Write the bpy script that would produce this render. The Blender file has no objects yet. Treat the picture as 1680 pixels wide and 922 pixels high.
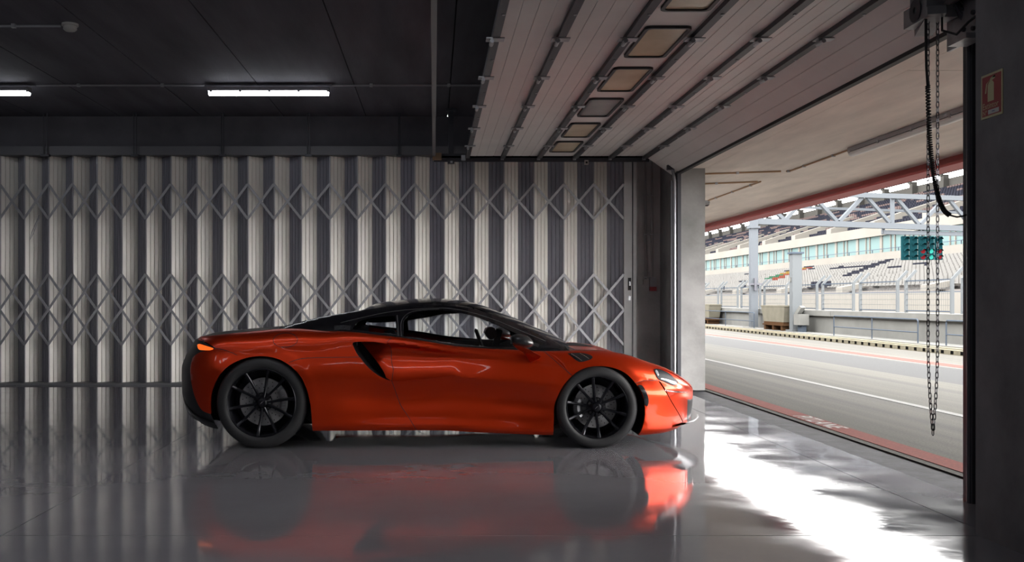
import bpy, bmesh, math, random
import numpy as np
from mathutils import Vector, Matrix
from mathutils.geometry import delaunay_2d_cdt
random.seed(7)
SC = bpy.context.scene
COL = SC.collection
# ---------------------------------------------------------------- camera
cam_d = bpy.data.cameras.new('camera'); cam = bpy.data.objects.new('camera', cam_d); COL.objects.link(cam)
cam.location = (0, 0, 1.175); cam.rotation_euler = (math.pi/2, 0, 0)
cam_d.sensor_width = 36.0; cam_d.lens = 34.993
cam_d.shift_x = 128/1680; cam_d.shift_y = 30/1680
cam_d.clip_start = 0.05; cam_d.clip_end = 900
SC.camera = cam
# ---------------------------------------------------------------- overcast daylight sky
SKY = 15.5
world = bpy.data.worlds.new('world'); SC.world = world; world.use_nodes = True
wn = world.node_tree.nodes; wl = world.node_tree.links
bg = wn.get('Background') or wn.new('ShaderNodeBackground')
bg.inputs['Color'].default_value = (1.0, 0.985, 0.965, 1); bg.inputs['Strength'].default_value = SKY
# ---------------------------------------------------------------- exposure
vs = SC.view_settings
SC.display_settings.display_device = 'sRGB'
vs.view_transform = 'Standard'; vs.look = 'None'; vs.gamma = 1.0; vs.use_curve_mapping = False
vs.exposure = 0.1
# ---------------------------------------------------------------- materials
MATS = {}
def mat(name, col, rough=0.5, metal=0.0, coat=0.0, coat_rough=0.03, spec=0.5, noise=None, bump=None, emit=None, estr=0, stretch=None, ior=1.5):
    """procedural principled material; noise=(scale, amount, detail) mottles the colour; bump=(scale, strength)"""
    if name in MATS: return MATS[name]
    m = bpy.data.materials.new(name); m.use_nodes = True
    nt = m.node_tree; b = nt.nodes['Principled BSDF']; L = nt.links
    b.inputs['Base Color'].default_value = (*col, 1); b.inputs['Roughness'].default_value = rough
    b.inputs['Metallic'].default_value = metal; b.inputs['Coat Weight'].default_value = coat
    b.inputs['Coat Roughness'].default_value = coat_rough; b.inputs['Specular IOR Level'].default_value = spec
    b.inputs['IOR'].default_value = ior
    if emit: b.inputs['Emission Color'].default_value = (*emit, 1); b.inputs['Emission Strength'].default_value = estr
    if noise or bump:
        tc = nt.nodes.new('ShaderNodeTexCoord'); mp = nt.nodes.new('ShaderNodeMapping')
        geo = nt.nodes.new('ShaderNodeNewGeometry')
        L.new(geo.outputs['Position'], mp.inputs['Vector'])
        if stretch: mp.inputs['Scale'].default_value = stretch
    if noise:
        n = nt.nodes.new('ShaderNodeTexNoise'); n.inputs['Scale'].default_value = noise[0]; n.inputs['Detail'].default_value = noise[2] if len(noise) > 2 else 5
        n.inputs['Roughness'].default_value = 0.6
        r = nt.nodes.new('ShaderNodeValToRGB'); a = noise[1]
        r.color_ramp.elements[0].position = 0.3; r.color_ramp.elements[1].position = 0.7
        r.color_ramp.elements[0].color = (*[c*(1-a) for c in col], 1); r.color_ramp.elements[1].color = (*[min(1, c*(1+a)) for c in col], 1)
        L.new(mp.outputs['Vector'], n.inputs['Vector']); L.new(n.outputs['Fac'], r.inputs['Fac']); L.new(r.outputs['Color'], b.inputs['Base Color'])
    if bump:
        n2 = nt.nodes.new('ShaderNodeTexNoise'); n2.inputs['Scale'].default_value = bump[0]; n2.inputs['Detail'].default_value = 4
        bp = nt.nodes.new('ShaderNodeBump'); bp.inputs['Strength'].default_value = bump[1]; bp.inputs['Distance'].default_value = 0.01
        L.new(mp.outputs['Vector'], n2.inputs['Vector']); L.new(n2.outputs['Fac'], bp.inputs['Height']); L.new(bp.outputs['Normal'], b.inputs['Normal'])
    MATS[name] = m
    return m
def glass_mat(name, tint, gloss=0.06):
    """thin tinted pane: straight-through tint plus Fresnel reflection"""
    m = bpy.data.materials.new(name); m.use_nodes = True; nt = m.node_tree; nt.nodes.clear(); L = nt.links
    o = nt.nodes.new('ShaderNodeOutputMaterial'); mx = nt.nodes.new('ShaderNodeMixShader'); t = nt.nodes.new('ShaderNodeBsdfTransparent')
    g = nt.nodes.new('ShaderNodeBsdfGlossy'); fr = nt.nodes.new('ShaderNodeFresnel')
    t.inputs['Color'].default_value = (*tint, 1); g.inputs['Roughness'].default_value = 0.02; fr.inputs['IOR'].default_value = 1.45
    L.new(fr.outputs[0], mx.inputs[0]); L.new(t.outputs[0], mx.inputs[1]); L.new(g.outputs[0], mx.inputs[2]); L.new(mx.outputs[0], o.inputs['Surface'])
    MATS[name] = m
    return m
# ---------------------------------------------------------------- helpers
class MB:
    def __init__(s): s.v = []; s.f = []
    def quadstrip(s, rows, closed=False):
        n = len(rows[0]); b = len(s.v)
        for r in rows: s.v += [tuple(p) for p in r]
        for i in range(len(rows)-1):
            for j in range(n if closed else n-1):
                k = (j+1) % n
                s.f.append((b+i*n+j, b+i*n+k, b+(i+1)*n+k, b+(i+1)*n+j))
        return s
    def box(s, x0, x1, y0, y1, z0, z1):
        b = len(s.v)
        s.v += [(x0,y0,z0),(x1,y0,z0),(x1,y1,z0),(x0,y1,z0),(x0,y0,z1),(x1,y0,z1),(x1,y1,z1),(x0,y1,z1)]
        s.f += [tuple(b+i for i in q) for q in ((0,3,2,1),(4,5,6,7),(0,1,5,4),(1,2,6,5),(2,3,7,6),(3,0,4,7))]
        return s
    def bar(s, a, b, w, h=None, up=(0,0,1)):
        """rectangular bar from a to b"""
        h = h or w; a = Vector(a); b = Vector(b); d = (b-a).normalized(); up = Vector(up)
        if abs(d.dot(up)) > 0.98: up = Vector((1,0,0)) if abs(d.x) < .9 else Vector((0,1,0))
        r = d.cross(up).normalized(); u = r.cross(d).normalized(); k = len(s.v)
        for p in (a, b):
            for sx, sy in ((-1,-1),(1,-1),(1,1),(-1,1)): s.v.append(tuple(p + r*sx*w/2 + u*sy*h/2))
        s.f += [tuple(k+i for i in q) for q in ((0,1,2,3),(7,6,5,4),(0,4,5,1),(1,5,6,2),(2,6,7,3),(3,7,4,0))]
        return s
    def tube(s, pts, r, n=8, caps=True):
        pts = [Vector(p) for p in pts]; rows = []; ref = None
        for i, p in enumerate(pts):
            d = (pts[min(i+1, len(pts)-1)] - pts[max(i-1, 0)]).normalized()
            if ref is None: ref = Vector((0,0,1)) if abs(d.z) < .9 else Vector((1,0,0))
            u = (ref - d*ref.dot(d)).normalized(); w = d.cross(u); ref = u
            rr = r[i] if isinstance(r, (list, tuple)) else r
            rows.append([tuple(p + u*math.cos(2*math.pi*k/n)*rr + w*math.sin(2*math.pi*k/n)*rr) for k in range(n)])
        b = len(s.v); s.quadstrip(rows, True)
        if caps:
            s.f.append(tuple(b+k for k in range(n))[::-1]); m = b+(len(pts)-1)*n; s.f.append(tuple(m+k for k in range(n)))
        return s
    def lathe(s, prof, n=48, axis='y', o=(0,0,0), closed=False):
        """prof: list of (radius, axial)"""
        rows = []
        for k in range(n):
            a = 2*math.pi*k/n; c, t = math.cos(a), math.sin(a); row = []
            for r, h in prof:
                p = {'y': (r*c, h, r*t), 'z': (r*c, r*t, h), 'x': (h, r*c, r*t)}[axis]
                row.append((p[0]+o[0], p[1]+o[1], p[2]+o[2]))
            rows.append(row)
        rows.append(rows[0]); return s.quadstrip(rows, closed)
    def prism(s, poly, f0, f1):
        """poly: 2D points; f0/f1 map a 2D point to a 3D point"""
        n = len(poly); b = len(s.v)
        s.v += [tuple(f0(*p)) for p in poly] + [tuple(f1(*p)) for p in poly]
        s.f.append(tuple(range(b, b+n))); s.f.append(tuple(range(b+2*n-1, b+n-1, -1)))
        for i in range(n): j = (i+1) % n; s.f.append((b+i, b+n+i, b+n+j, b+j))
        return s
    def mesh(s, name, smooth=False):
        me = bpy.data.meshes.new(name); me.from_pydata(s.v, [], s.f); me.validate()
        bm = bmesh.new(); bm.from_mesh(me)
        if smooth: bmesh.ops.remove_doubles(bm, verts=bm.verts, dist=1e-6)
        bmesh.ops.recalc_face_normals(bm, faces=bm.faces); bm.to_mesh(me); bm.free()
        if smooth:
            me.polygons.foreach_set('use_smooth', [True]*len(me.polygons))
            try: me.set_sharp_from_angle(angle=math.radians(smooth if smooth > 1 else 40))
            except Exception: pass
        return me
    def build(s, name, m, parent=None, smooth=False):
        return link(name, s.mesh(name, smooth), m, parent)
def link(name, me, m, parent=None, loc=None):
    if m is not None and not me.materials: me.materials.append(m)
    o = bpy.data.objects.new(name, me); COL.objects.link(o)
    if parent is not None: o.parent = parent
    if loc is not None: o.location = loc
    return o
def tag(o, label=None, cat=None, group=None, kind=None):
    if label: o['label'] = label
    if cat: o['category'] = cat
    if group: o['group'] = group
    if kind: o['kind'] = kind
    return o
def thing(name, label, cat, loc=(0,0,0), group=None, kind=None):
    o = bpy.data.objects.new(name, None); COL.objects.link(o); o.location = loc; o.empty_display_size = .1
    return tag(o, label, cat, group, kind)
def struct(name, mb, m, parent=None, label=None, smooth=False):
    o = mb.build(name, m, parent, smooth); o['kind'] = 'structure'
    if label: o['label'] = label
    return o
def copy_tree(o, parent=None, loc=None):
    c = o.copy(); COL.objects.link(c); c.parent = parent
    if loc is not None: c.location = loc
    for ch in [k for k in o.children]: copy_tree(ch, c)
    return c
def text_mesh(body, size, shear=0.0, bold=0.0):
    cu = bpy.data.curves.new('lettering', 'FONT'); cu.body = body; cu.size = size; cu.shear = shear; cu.offset = bold
    cu.fill_mode = 'BOTH'; cu.resolution_u = 3
    o = bpy.data.objects.new('lettering_tmp', cu); COL.objects.link(o)
    bpy.context.view_layer.update()
    me = bpy.data.meshes.new_from_object(o.evaluated_get(bpy.context.evaluated_depsgraph_get()))
    bpy.data.objects.remove(o); return me
def place_text(name, body, height, width, f, m, parent, shear=0.0, bold=0.0):
    """lettering as flat print: fitted to width x height, mapped by f(u, v)"""
    me = text_mesh(body, 1.0, shear, bold)
    xs = [v.co.x for v in me.vertices]; ys = [v.co.y for v in me.vertices]
    for v in me.vertices:
        v.co = f((v.co.x-min(xs))/(max(xs)-min(xs))*width, (v.co.y-min(ys))/(max(ys)-min(ys))*height)
    me.materials.clear()
    return link(name, me, m, parent)
def pchip(xs, ys):
    xs = np.array(xs, float); ys = np.array(ys, float)
    h = np.diff(xs); d = np.diff(ys) / h
    m = np.zeros_like(ys)
    m[0] = d[0]; m[-1] = d[-1]
    for i in range(1, len(xs) - 1):
        if d[i-1] * d[i] <= 0: m[i] = 0
        else:
            w1 = 2*h[i] + h[i-1]; w2 = h[i] + 2*h[i-1]
            m[i] = (w1 + w2) / (w1/d[i-1] + w2/d[i])
    xl = xs.tolist(); yl = ys.tolist(); ml = m.tolist()
    def f(x):
        if x <= xl[0]: return yl[0]
        if x >= xl[-1]: return yl[-1]
        lo, hi = 0, len(xl) - 1
        while hi - lo > 1:
            k = (lo + hi) // 2
            if xl[k] <= x: lo = k
            else: hi = k
        H = xl[hi] - xl[lo]; t = (x - xl[lo]) / H; t2 = t*t; t3 = t2*t
        return (2*t3-3*t2+1)*yl[lo] + (t3-2*t2+t)*H*ml[lo] + (-2*t3+3*t2)*yl[hi] + (t3-t2)*H*ml[hi]
    return f
def sstep(a, b, x):
    t = min(1, max(0, (x - a) / (b - a))); return t*t*(3-2*t)
# ================================================================ materials of the place
M_FLOOR = mat('epoxy_floor', (.20,.194,.21), rough=.16, spec=.36, noise=(.9,.10,6))
def floor_fx():
    nt = M_FLOOR.node_tree; b = nt.nodes['Principled BSDF']; L = nt.links
    geo = nt.nodes.new('ShaderNodeNewGeometry')
    n = nt.nodes.new('ShaderNodeTexNoise'); n.inputs['Scale'].default_value = 1.1; n.inputs['Detail'].default_value = 2
    n3 = nt.nodes.new('ShaderNodeTexNoise'); n3.inputs['Scale'].default_value = 5.5; n3.inputs['Detail'].default_value = 3
    bp = nt.nodes.new('ShaderNodeBump'); bp.inputs['Strength'].default_value = .12; bp.inputs['Distance'].default_value = .02
    bp2 = nt.nodes.new('ShaderNodeBump'); bp2.inputs['Strength'].default_value = .04; bp2.inputs['Distance'].default_value = .01
    L.new(geo.outputs['Position'], n.inputs['Vector']); L.new(geo.outputs['Position'], n3.inputs['Vector'])
    L.new(n.outputs['Fac'], bp.inputs['Height']); L.new(n3.outputs['Fac'], bp2.inputs['Height']); L.new(bp.outputs['Normal'], bp2.inputs['Normal']); L.new(bp2.outputs['Normal'], b.inputs['Normal'])
    n2 = nt.nodes.new('ShaderNodeTexNoise'); n2.inputs['Scale'].default_value = 2.2; n2.inputs['Detail'].default_value = 6
    mr = nt.nodes.new('ShaderNodeMapRange'); mr.inputs['From Min'].default_value = .35; mr.inputs['From Max'].default_value = .7
    mr.inputs['To Min'].default_value = .03; mr.inputs['To Max'].default_value = .11
    L.new(geo.outputs['Position'], n2.inputs['Vector']); L.new(n2.outputs['Fac'], mr.inputs['Value']); L.new(mr.outputs['Result'], b.inputs['Roughness'])
floor_fx()
M_JOINT = mat('joint_filler', (.03,.03,.035), rough=.8)
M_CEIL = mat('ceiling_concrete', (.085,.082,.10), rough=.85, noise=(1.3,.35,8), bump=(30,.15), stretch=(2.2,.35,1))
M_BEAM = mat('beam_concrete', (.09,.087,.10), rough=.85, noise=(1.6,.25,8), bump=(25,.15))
M_CONC = mat('wall_concrete', (.46,.45,.445), rough=.8, noise=(2.0,.22,8), bump=(22,.2))
M_PILLAR = mat('pillar_concrete', (.14,.135,.14), rough=.85, noise=(2.4,.3,8), bump=(25,.2))
M_CANOPY = mat('canopy_concrete', (.72,.645,.575), rough=.85, noise=(1.2,.16,8), bump=(14,.1), stretch=(2.5,.5,1))
M_DARKM = mat('dark_steel', (.045,.045,.055), rough=.45, metal=.3)
M_STEEL = mat('galvanised_steel', (.38,.38,.40), rough=.38, metal=.75, noise=(9,.15,3))
M_RED = mat('red_beam_paint', (.36,.03,.03), rough=.5)
M_REDLINE = mat('red_line_paint', (0.0840,0.0147,0.0092), rough=.8, spec=.1, noise=(40,.3,4))
M_WHITEP = mat('white_road_paint', (0.1092,0.1092,0.1050), rough=.8, spec=.1, noise=(30,.15,4))
M_PALECONC = mat('pale_concrete', (0.0857,0.0857,0.0807), rough=.85, spec=.1, noise=(1.5,.12,6))
M_BLACK = mat('black_rubber', (.012,.012,.014), rough=.6)
# asphalt: stretched streaks along the lane and a darker repaved band
def asphalt():
    m = bpy.data.materials.new('asphalt'); m.use_nodes = True; nt = m.node_tree; b = nt.nodes['Principled BSDF']; L = nt.links
    geo = nt.nodes.new('ShaderNodeNewGeometry'); sp = nt.nodes.new('ShaderNodeSeparateXYZ'); L.new(geo.outputs['Position'], sp.inputs[0])
    mp = nt.nodes.new('ShaderNodeMapping'); mp.inputs['Scale'].default_value = (2.6,.05,1); L.new(geo.outputs['Position'], mp.inputs['Vector'])
    n = nt.nodes.new('ShaderNodeTexNoise'); n.inputs['Scale'].default_value = 1.6; n.inputs['Detail'].default_value = 5; L.new(mp.outputs['Vector'], n.inputs['Vector'])
    g = nt.nodes.new('ShaderNodeTexNoise'); g.inputs['Scale'].default_value = 60; g.inputs['Detail'].default_value = 3; L.new(geo.outputs['Position'], g.inputs['Vector'])
    r = nt.nodes.new('ShaderNodeValToRGB'); L.new(n.outputs['Fac'], r.inputs['Fac'])
    r.color_ramp.elements[0].position = .36; r.color_ramp.elements[1].position = .6
    r.color_ramp.elements[0].color = (.036,.035,.032,1); r.color_ramp.elements[1].color = (.052,.049,.042,1)
    # repaved band between x 7.2 and 8.75
    lo = nt.nodes.new('ShaderNodeMath'); lo.operation = 'GREATER_THAN'; lo.inputs[1].default_value = 7.25; L.new(sp.outputs['X'], lo.inputs[0])
    hi = nt.nodes.new('ShaderNodeMath'); hi.operation = 'LESS_THAN'; hi.inputs[1].default_value = 8.75; L.new(sp.outputs['X'], hi.inputs[0])
    an = nt.nodes.new('ShaderNodeMath'); an.operation = 'MULTIPLY'; L.new(lo.outputs[0], an.inputs[0]); L.new(hi.outputs[0], an.inputs[1])
    m1 = nt.nodes.new('ShaderNodeMix'); m1.data_type = 'RGBA'; L.new(an.outputs[0], m1.inputs['Factor']); L.new(r.outputs['Color'], m1.inputs['A']); m1.inputs['B'].default_value = (.028,.0285,.029,1)
    m2 = nt.nodes.new('ShaderNodeMix'); m2.data_type = 'RGBA'; m2.blend_type = 'MULTIPLY'; m2.inputs['Factor'].default_value = .55
    r2 = nt.nodes.new('ShaderNodeValToRGB'); r2.color_ramp.elements[0].position = .3; r2.color_ramp.elements[1].position = .7; r2.color_ramp.elements[0].color = (.45,.45,.45,1); r2.color_ramp.elements[1].color = (1.3,1.3,1.3,1)
    L.new(g.outputs['Fac'], r2.inputs['Fac']); L.new(m1.outputs['Result'], m2.inputs['A']); L.new(r2.outputs['Color'], m2.inputs['B'])
    L.new(m2.outputs['Result'], b.inputs['Base Color']); b.inputs['Roughness'].default_value = .8; b.inputs['Specular IOR Level'].default_value = .06
    bp = nt.nodes.new('ShaderNodeBump'); bp.inputs['Strength'].default_value = .3; bp.inputs['Distance'].default_value = .006
    L.new(g.outputs['Fac'], bp.inputs['Height']); L.new(bp.outputs['Normal'], b.inputs['Normal'])
    return m
M_ASPH = asphalt()
# ================================================================ garage shell
XL, XR, YB, YF = -9.5, 3.17, 14.12, -5.0
ZC = 3.72
fl = struct('floor', MB().box(XL, XR, YF, YB+.5, -.2, -.012), M_JOINT, label='glossy grey epoxy garage floor with thin joints')
for (x0, x1) in ((XL,-7.1),(-7.1,-2.15),(-2.15,2.78),(2.78,XR)):
    for (y0, y1) in ((YF,.0),(.0,4.95),(4.95,YB+.5)):
        MB().box(x0+.0035, x1-(.0035 if x1 < XR else 0), y0+.0035, y1-.0035, -.1, 0).build('slab', M_FLOOR, fl)
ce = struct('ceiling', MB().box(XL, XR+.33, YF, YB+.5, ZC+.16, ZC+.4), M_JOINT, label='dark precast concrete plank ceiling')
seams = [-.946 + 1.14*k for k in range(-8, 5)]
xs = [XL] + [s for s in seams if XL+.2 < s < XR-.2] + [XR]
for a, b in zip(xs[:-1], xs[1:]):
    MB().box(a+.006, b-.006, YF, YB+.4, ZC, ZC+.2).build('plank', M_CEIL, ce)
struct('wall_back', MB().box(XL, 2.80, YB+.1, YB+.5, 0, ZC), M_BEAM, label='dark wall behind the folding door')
struct('wall_back_corner', MB().box(2.80, XR+.33, 13.95, 14.6, 0, ZC), M_CONC, label='narrow concrete wall beside the folding door')
struct('wall_left', MB().box(XL-.3, XL, YF, YB+.5, 0, ZC), M_BEAM)
struct('wall_front', MB().box(XL-.3, XR+.33, YF-.3, YF, 0, ZC), M_BEAM)
struct('trim_1', MB().box(XL, 2.80, 13.86, 14.22, 3.26, ZC), M_BEAM, label='concrete beam above the folding door')
struct('wall_right_far', MB().box(XR, 3.5, 12.85, 45, 0, 3.9), mat('pier_concrete', (.30,.295,.29), rough=.85, spec=.2, noise=(2.0,.25,8), bump=(22,.2)), label='pale concrete pier at the far side of the opening')
struct('wall_right_lintel', MB().box(XR, 3.5, YF, 12.85, 2.866, 3.9), M_CANOPY)
pil = struct('wall_right_pillar', MB().box(2.71, 3.45, 3.98, 4.98, 0, ZC).box(XR, 3.45, 4.98, 5.80, 0, 2.87), M_PILLAR, label='dark concrete pillar at the near side of the opening')
struct('wall_right_near', MB().box(XR, 3.5, YF, 1.9, 0, 2.87), M_CONC)  # ends short of the pillar: unseen opening added to light the car's side
struct('trim_2', MB().box(2.71, 2.735, 3.98, 4.4, .0, 3.6).box(2.705, 2.72, 4.0, 4.06, 0, 3.6), M_PILLAR, label='raised strip along the dark pillar')
# outside ground and canopy
struct('ground', MB().box(3.50, 260, -160, 420, -.3, 0), M_ASPH, label='grey asphalt pit lane and track')
struct('threshold', MB().box(XR, 3.50, YF, 45, -.3, -.012), mat('threshold_concrete', (.03,.03,.034), rough=.7, spec=.1, noise=(6,.4,6), bump=(40,.3)), label='dark rough concrete threshold strip')
cn = struct('canopy', MB().box(3.5, 6.15, -12, 46, 2.88, 3.3), M_JOINT, label='pale board-marked concrete canopy over the pit lane edge')
for k in range(9):
    MB().box(3.5, 6.13, -12+6.45*k+.006, -12+6.45*(k+1)-.006, 2.865, 3.0).build('soffit_panel', M_CANOPY, cn)
rb = thing('red_beam', 'red painted steel beam along the outer edge of the canopy', 'beam', (6.15, 15, 2.75))
MB().box(-.02, .02, -27, 30, .01, .12).build('web', M_RED, rb)
MB().box(-.16, .14, -27, 30, -.02, .01).build('flange', M_RED, rb)
MB().box(-.10, .14, -27, 30, .12, .14).build('flange', M_RED, rb)
# painted lines
def line(name, x0, x1, m, label, y0=-30, y1=200):
    return struct(name, MB().box(x0, x1, y0, y1, -.01, .004), m, label=label)
line('red_edge_line', 3.575, 3.785, M_REDLINE, 'red painted line along the garage threshold', -30, 44)
line('white_lane_line', 5.26, 5.37, M_WHITEP, 'white painted lane line on the pit lane')
line('white_border_line', 8.87, 9.42, M_WHITEP, 'white borders of the red pit lane line')
struct('red_lane_line', MB().box(8.925, 9.365, -30, 200, 0, .007), M_REDLINE, label='red painted line between white borders')
o = place_text('lettering', 'PITLANE', .165, .98, lambda u, v: (3.60+v, 10.0-u, .0062), mat('white_letter_paint', (.24,.24,.23), rough=.8, spec=.1), None, shear=.25, bold=.01)
tag(o, 'white PITLANE lettering on the red threshold line', 'lettering')
# ================================================================ folding partition door
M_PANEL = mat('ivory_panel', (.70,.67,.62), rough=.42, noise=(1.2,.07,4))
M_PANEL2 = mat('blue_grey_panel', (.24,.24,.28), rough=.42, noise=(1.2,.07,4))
M_ARM = mat('lattice_steel', (.34,.34,.36), rough=.4, metal=.2)
RY = 13.72
ridge_px = [41,80.5,120,159.7,200.6,240,281,323.4,365.7,407,450,494.7,541.4,586.4,632.8,680.6,729,778,826.8,875.8,924.8,973.8,1022.9]
ridges = [(p-712)*RY/1633 for p in ridge_px]
while ridges[0] > XL+.5: ridges.insert(0, ridges[0]-.334)
fd = thing('folding_door', 'pleated ivory metal folding door with scissor lattices across the back of the garage', 'folding door', (-2, RY, 0))
def loc(x, y, z): return (x+2, y-RY, z)
def fold_panel(xa, ya, xb, yb):
    """corrugated leaf from (xa,ya) to (xb,yb): four shallow ribs with narrow recessed joints"""
    d = Vector((xb-xa, yb-ya, 0)); Lg = d.length; d.normalize(); n = Vector((d.y, -d.x, 0))
    if n.y > 0: n = -n
    prof = [(0,0)]
    for k in range(4):
        s0 = k/4; s1 = (k+1)/4
        prof += [(s0+.012, -.010 if k else 0), (s0+.03, .004), (s1-.03, .004), (s1-.012, -.010 if k < 3 else 0)]
    prof.append((1, 0))
    rows = []
    for s_, o_ in prof:
        p = Vector((xa, ya, 0)) + d*(Lg*s_) + n*o_
        rows.append([loc(p.x, p.y, .03), loc(p.x, p.y, 3.15)])
    back = []
    for s_ in (1, 0):
        p = Vector((xa, ya, 0)) + d*(Lg*s_) - n*.02
        back.append([loc(p.x, p.y, .03), loc(p.x, p.y, 3.15)])
    return MB().quadstrip(rows+back+[rows[0]])
WP = .245
for i in range(len(ridges)-1):
    xa, xb = ridges[i], ridges[i+1]; h = (xb-xa)/2
    dp = math.sqrt(max(.01, WP**2-h**2)); xm = xa+h
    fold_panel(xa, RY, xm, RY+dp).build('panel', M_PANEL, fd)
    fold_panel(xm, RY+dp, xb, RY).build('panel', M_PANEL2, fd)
    MB().tube([loc(xa, RY-.006, .03), loc(xa, RY-.006, 3.15)], .011, 6).build('hinge_rod', M_ARM, fd)
    for (z0, z1) in ((2.28,2.76),(1.03,1.52),(.545,1.03)):
        for k, (a, b) in enumerate(((z1, z0), (z0, z1))):
            yy = RY-.024-.011*k
            MB().bar(loc(xa, yy, a), loc(xb, yy, b), .032, .009, up=(0,1,0)).build('lattice_arm', M_ARM, fd)
ep = MB().box(*[c for c in (ridges[-1]+2, 2.785+2, -.04, .12, .0, 3.15)]).build('end_post', mat('end_post_paint', (.50,.50,.50), rough=.45, noise=(3,.1,4)), fd)
xp = ridges[-1]+2
MB().box(xp+.055, xp+.095, -.055, -.038, 1.30, 1.47).build('lock_plate', M_BLACK, ep)
MB().box(xp+.066, xp+.084, -.075, -.05, 1.36, 1.42).build('lock_handle', M_STEEL, ep)
MB().box(xp+.06, xp+.09, -.052, -.038, 1.16, 1.22).build('cylinder_guard', M_STEEL, ep)
MB().box(xp+.11, xp+.125, -.05, -.038, 0.0, 3.15).build('seal', M_DARKM, ep)
MB().tube([loc(-5.42, RY-.05, 2.33), loc(-5.52, RY-.05, 2.1), loc(-5.55, RY-.06, 1.98), loc(-5.5, RY-.05, 2.08), loc(-5.42, RY-.05, 2.3)], .006, 5).build('pull_cord', M_ARM, fd)
struct('trim_3', MB().box(XL, 2.80, 13.62, 14.2, 3.15, 3.27), mat('track_paint', (.10,.10,.11), rough=.5), label='dark overhead track of the folding door')
struct('trim_4', MB().box(XL, 2.80, 13.60, 14.15, 0, .028), mat('sill_paint', (.12,.12,.13), rough=.5), label='low dark floor track of the folding door')
# paired threaded rods that carry the track
for i, (pa, pb) in enumerate(((71,77),(219,223.5),(363,366.5),(504,508),(654,656))):
    t = thing('hanger', ('pair of thin rods carrying the folding door track, ' + ['farthest left','second from the left','below the lit tube','second from the pillar side','nearest the overhead door'][i]), 'hanger', ((pa-712)*13.58/1633, 13.585, 3.2), 'track hangers')
    for px in (pa, pb):
        x = (px-pa)*13.58/1633
        MB().tube([(x, 0, -.07), (x, 0, .515)], .008, 6).build('rod', M_DARKM, t)
    MB().box(-.03, (pb-pa)*13.58/1633+.03, -.02, .05, -.075, -.045).build('bracket', M_DARKM, t)
# ceiling lights
M_TUBE = mat('lit_tube', (1,1,1), emit=(.92,.95,1.0), estr=11)
M_CASE = mat('light_case', (.30,.30,.32), rough=.4)
def batten(xc, yc, z, ln, label, lit=True, ax='x', grp='ceiling battens'):
    t = thing('light_batten', label, 'ceiling light', (xc, yc, z), grp)
    def P(a, y, zz): return (a, y, zz) if ax == 'x' else (y, a, zz)
    m = MB(); a = P(-ln/2, -.05, -.045); b = P(ln/2, .05, 0)
    m.box(min(a[0],b[0]), max(a[0],b[0]), min(a[1],b[1]), max(a[1],b[1]), -.045, 0).build('housing', M_CASE, t)
    rows = [[P(-ln/2+.01+u*(ln-.02), .048*math.cos(th), -.052-.045*math.sin(th)) for th in [math.pi*k/10 for k in range(11)]] for u in (0,.02,.98,1)]
    MB().quadstrip(rows).build('diffuser', M_TUBE if lit else mat('frosted_cover', (.62,.61,.58), rough=.3), t, smooth=60)
    for k in range(5):
        u = -ln/2 + ln*(k+.08)/4.16
        a = P(u, -.056, 0); b = P(u+.03, .056, 0)
        MB().box(min(a[0],b[0]), max(a[0],b[0]), min(a[1],b[1]), max(a[1],b[1]), -.062, -.03).build('clip', M_STEEL, t)
    return t
YT = 11.75
def X_at(px, Y): return (px-712)*Y/1633
batten(X_at(441,YT), YT, ZC-.045, 1.43, 'lit white tube light under the ceiling left of the overhead door')
batten(X_at(-50,YT), YT, ZC-.045, 1.43, 'lit white tube light cut off by the left edge of the photo')
rows_ = ['in the row over the car side', 'in the second row towards the camera', 'in the row above the camera']
cols_ = ['at the far left', 'second from the left', 'third from the left', 'next to the overhead door']
for j, by in enumerate((6.1, 4.2, .4)):  # unseen rows, added to light the car's upper surfaces from overhead
    for i, bx in enumerate((-5.47, -3.7, -1.94, -.35)):
        batten(bx, by, ZC-.045, 1.43, 'added fill tube light ' + rows_[j] + ', ' + cols_[i], grp='added ceiling battens nearer the camera')
def conduit(name, pts, label, r=.011, m=None, clips=True):
    t = thing(name, label, 'conduit', pts[0])
    rel = [tuple(Vector(p)-Vector(pts[0])) for p in pts]
    MB().tube(rel, r, 6).build('pipe', m or M_CASE, t)
    if clips:
        for a, b in zip(rel[:-1], rel[1:]):
            a = Vector(a); b = Vector(b); n = max(1, int((b-a).length/.85))
            for k in range(n):
                p = a + (b-a)*((k+.5)/n); MB().box(p.x-.018, p.x+.018, p.y-.018, p.y+.018, p.z-.016, p.z+.022).build('clip', M_STEEL, t)
    return t
conduit('conduit', [(X_at(60,YT), YT, ZC-.02), (X_at(335,YT), YT, ZC-.02)], 'thin conduit on the ceiling between the two lit tubes')
conduit('conduit', [(X_at(545,YT), YT, ZC-.02), (X_at(800,YT), YT, ZC-.02)], 'thin conduit on the ceiling from the lit tube to the overhead door')
conduit('conduit', [(-5.2, 9.2, ZC-.02), (X_at(100,9.2), 9.2, ZC-.02)], 'thin conduit on the ceiling leading to the smoke detector')
t = thing('smoke_detector', 'small round white smoke detector on the ceiling', 'smoke detector', (X_at(115,9.2), 9.2, ZC))
M_WPL = mat('white_plastic', (.45,.44,.42), rough=.45)
MB().lathe([(0,0),(.075,0),(.075,-.02),(.06,-.024)], 24, 'z').build('base', M_WPL, t, smooth=True)
MB().lathe([(.06,-.024),(.062,-.05),(.045,-.066),(0,-.07)], 24, 'z').build('head', M_WPL, t, smooth=True)
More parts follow.
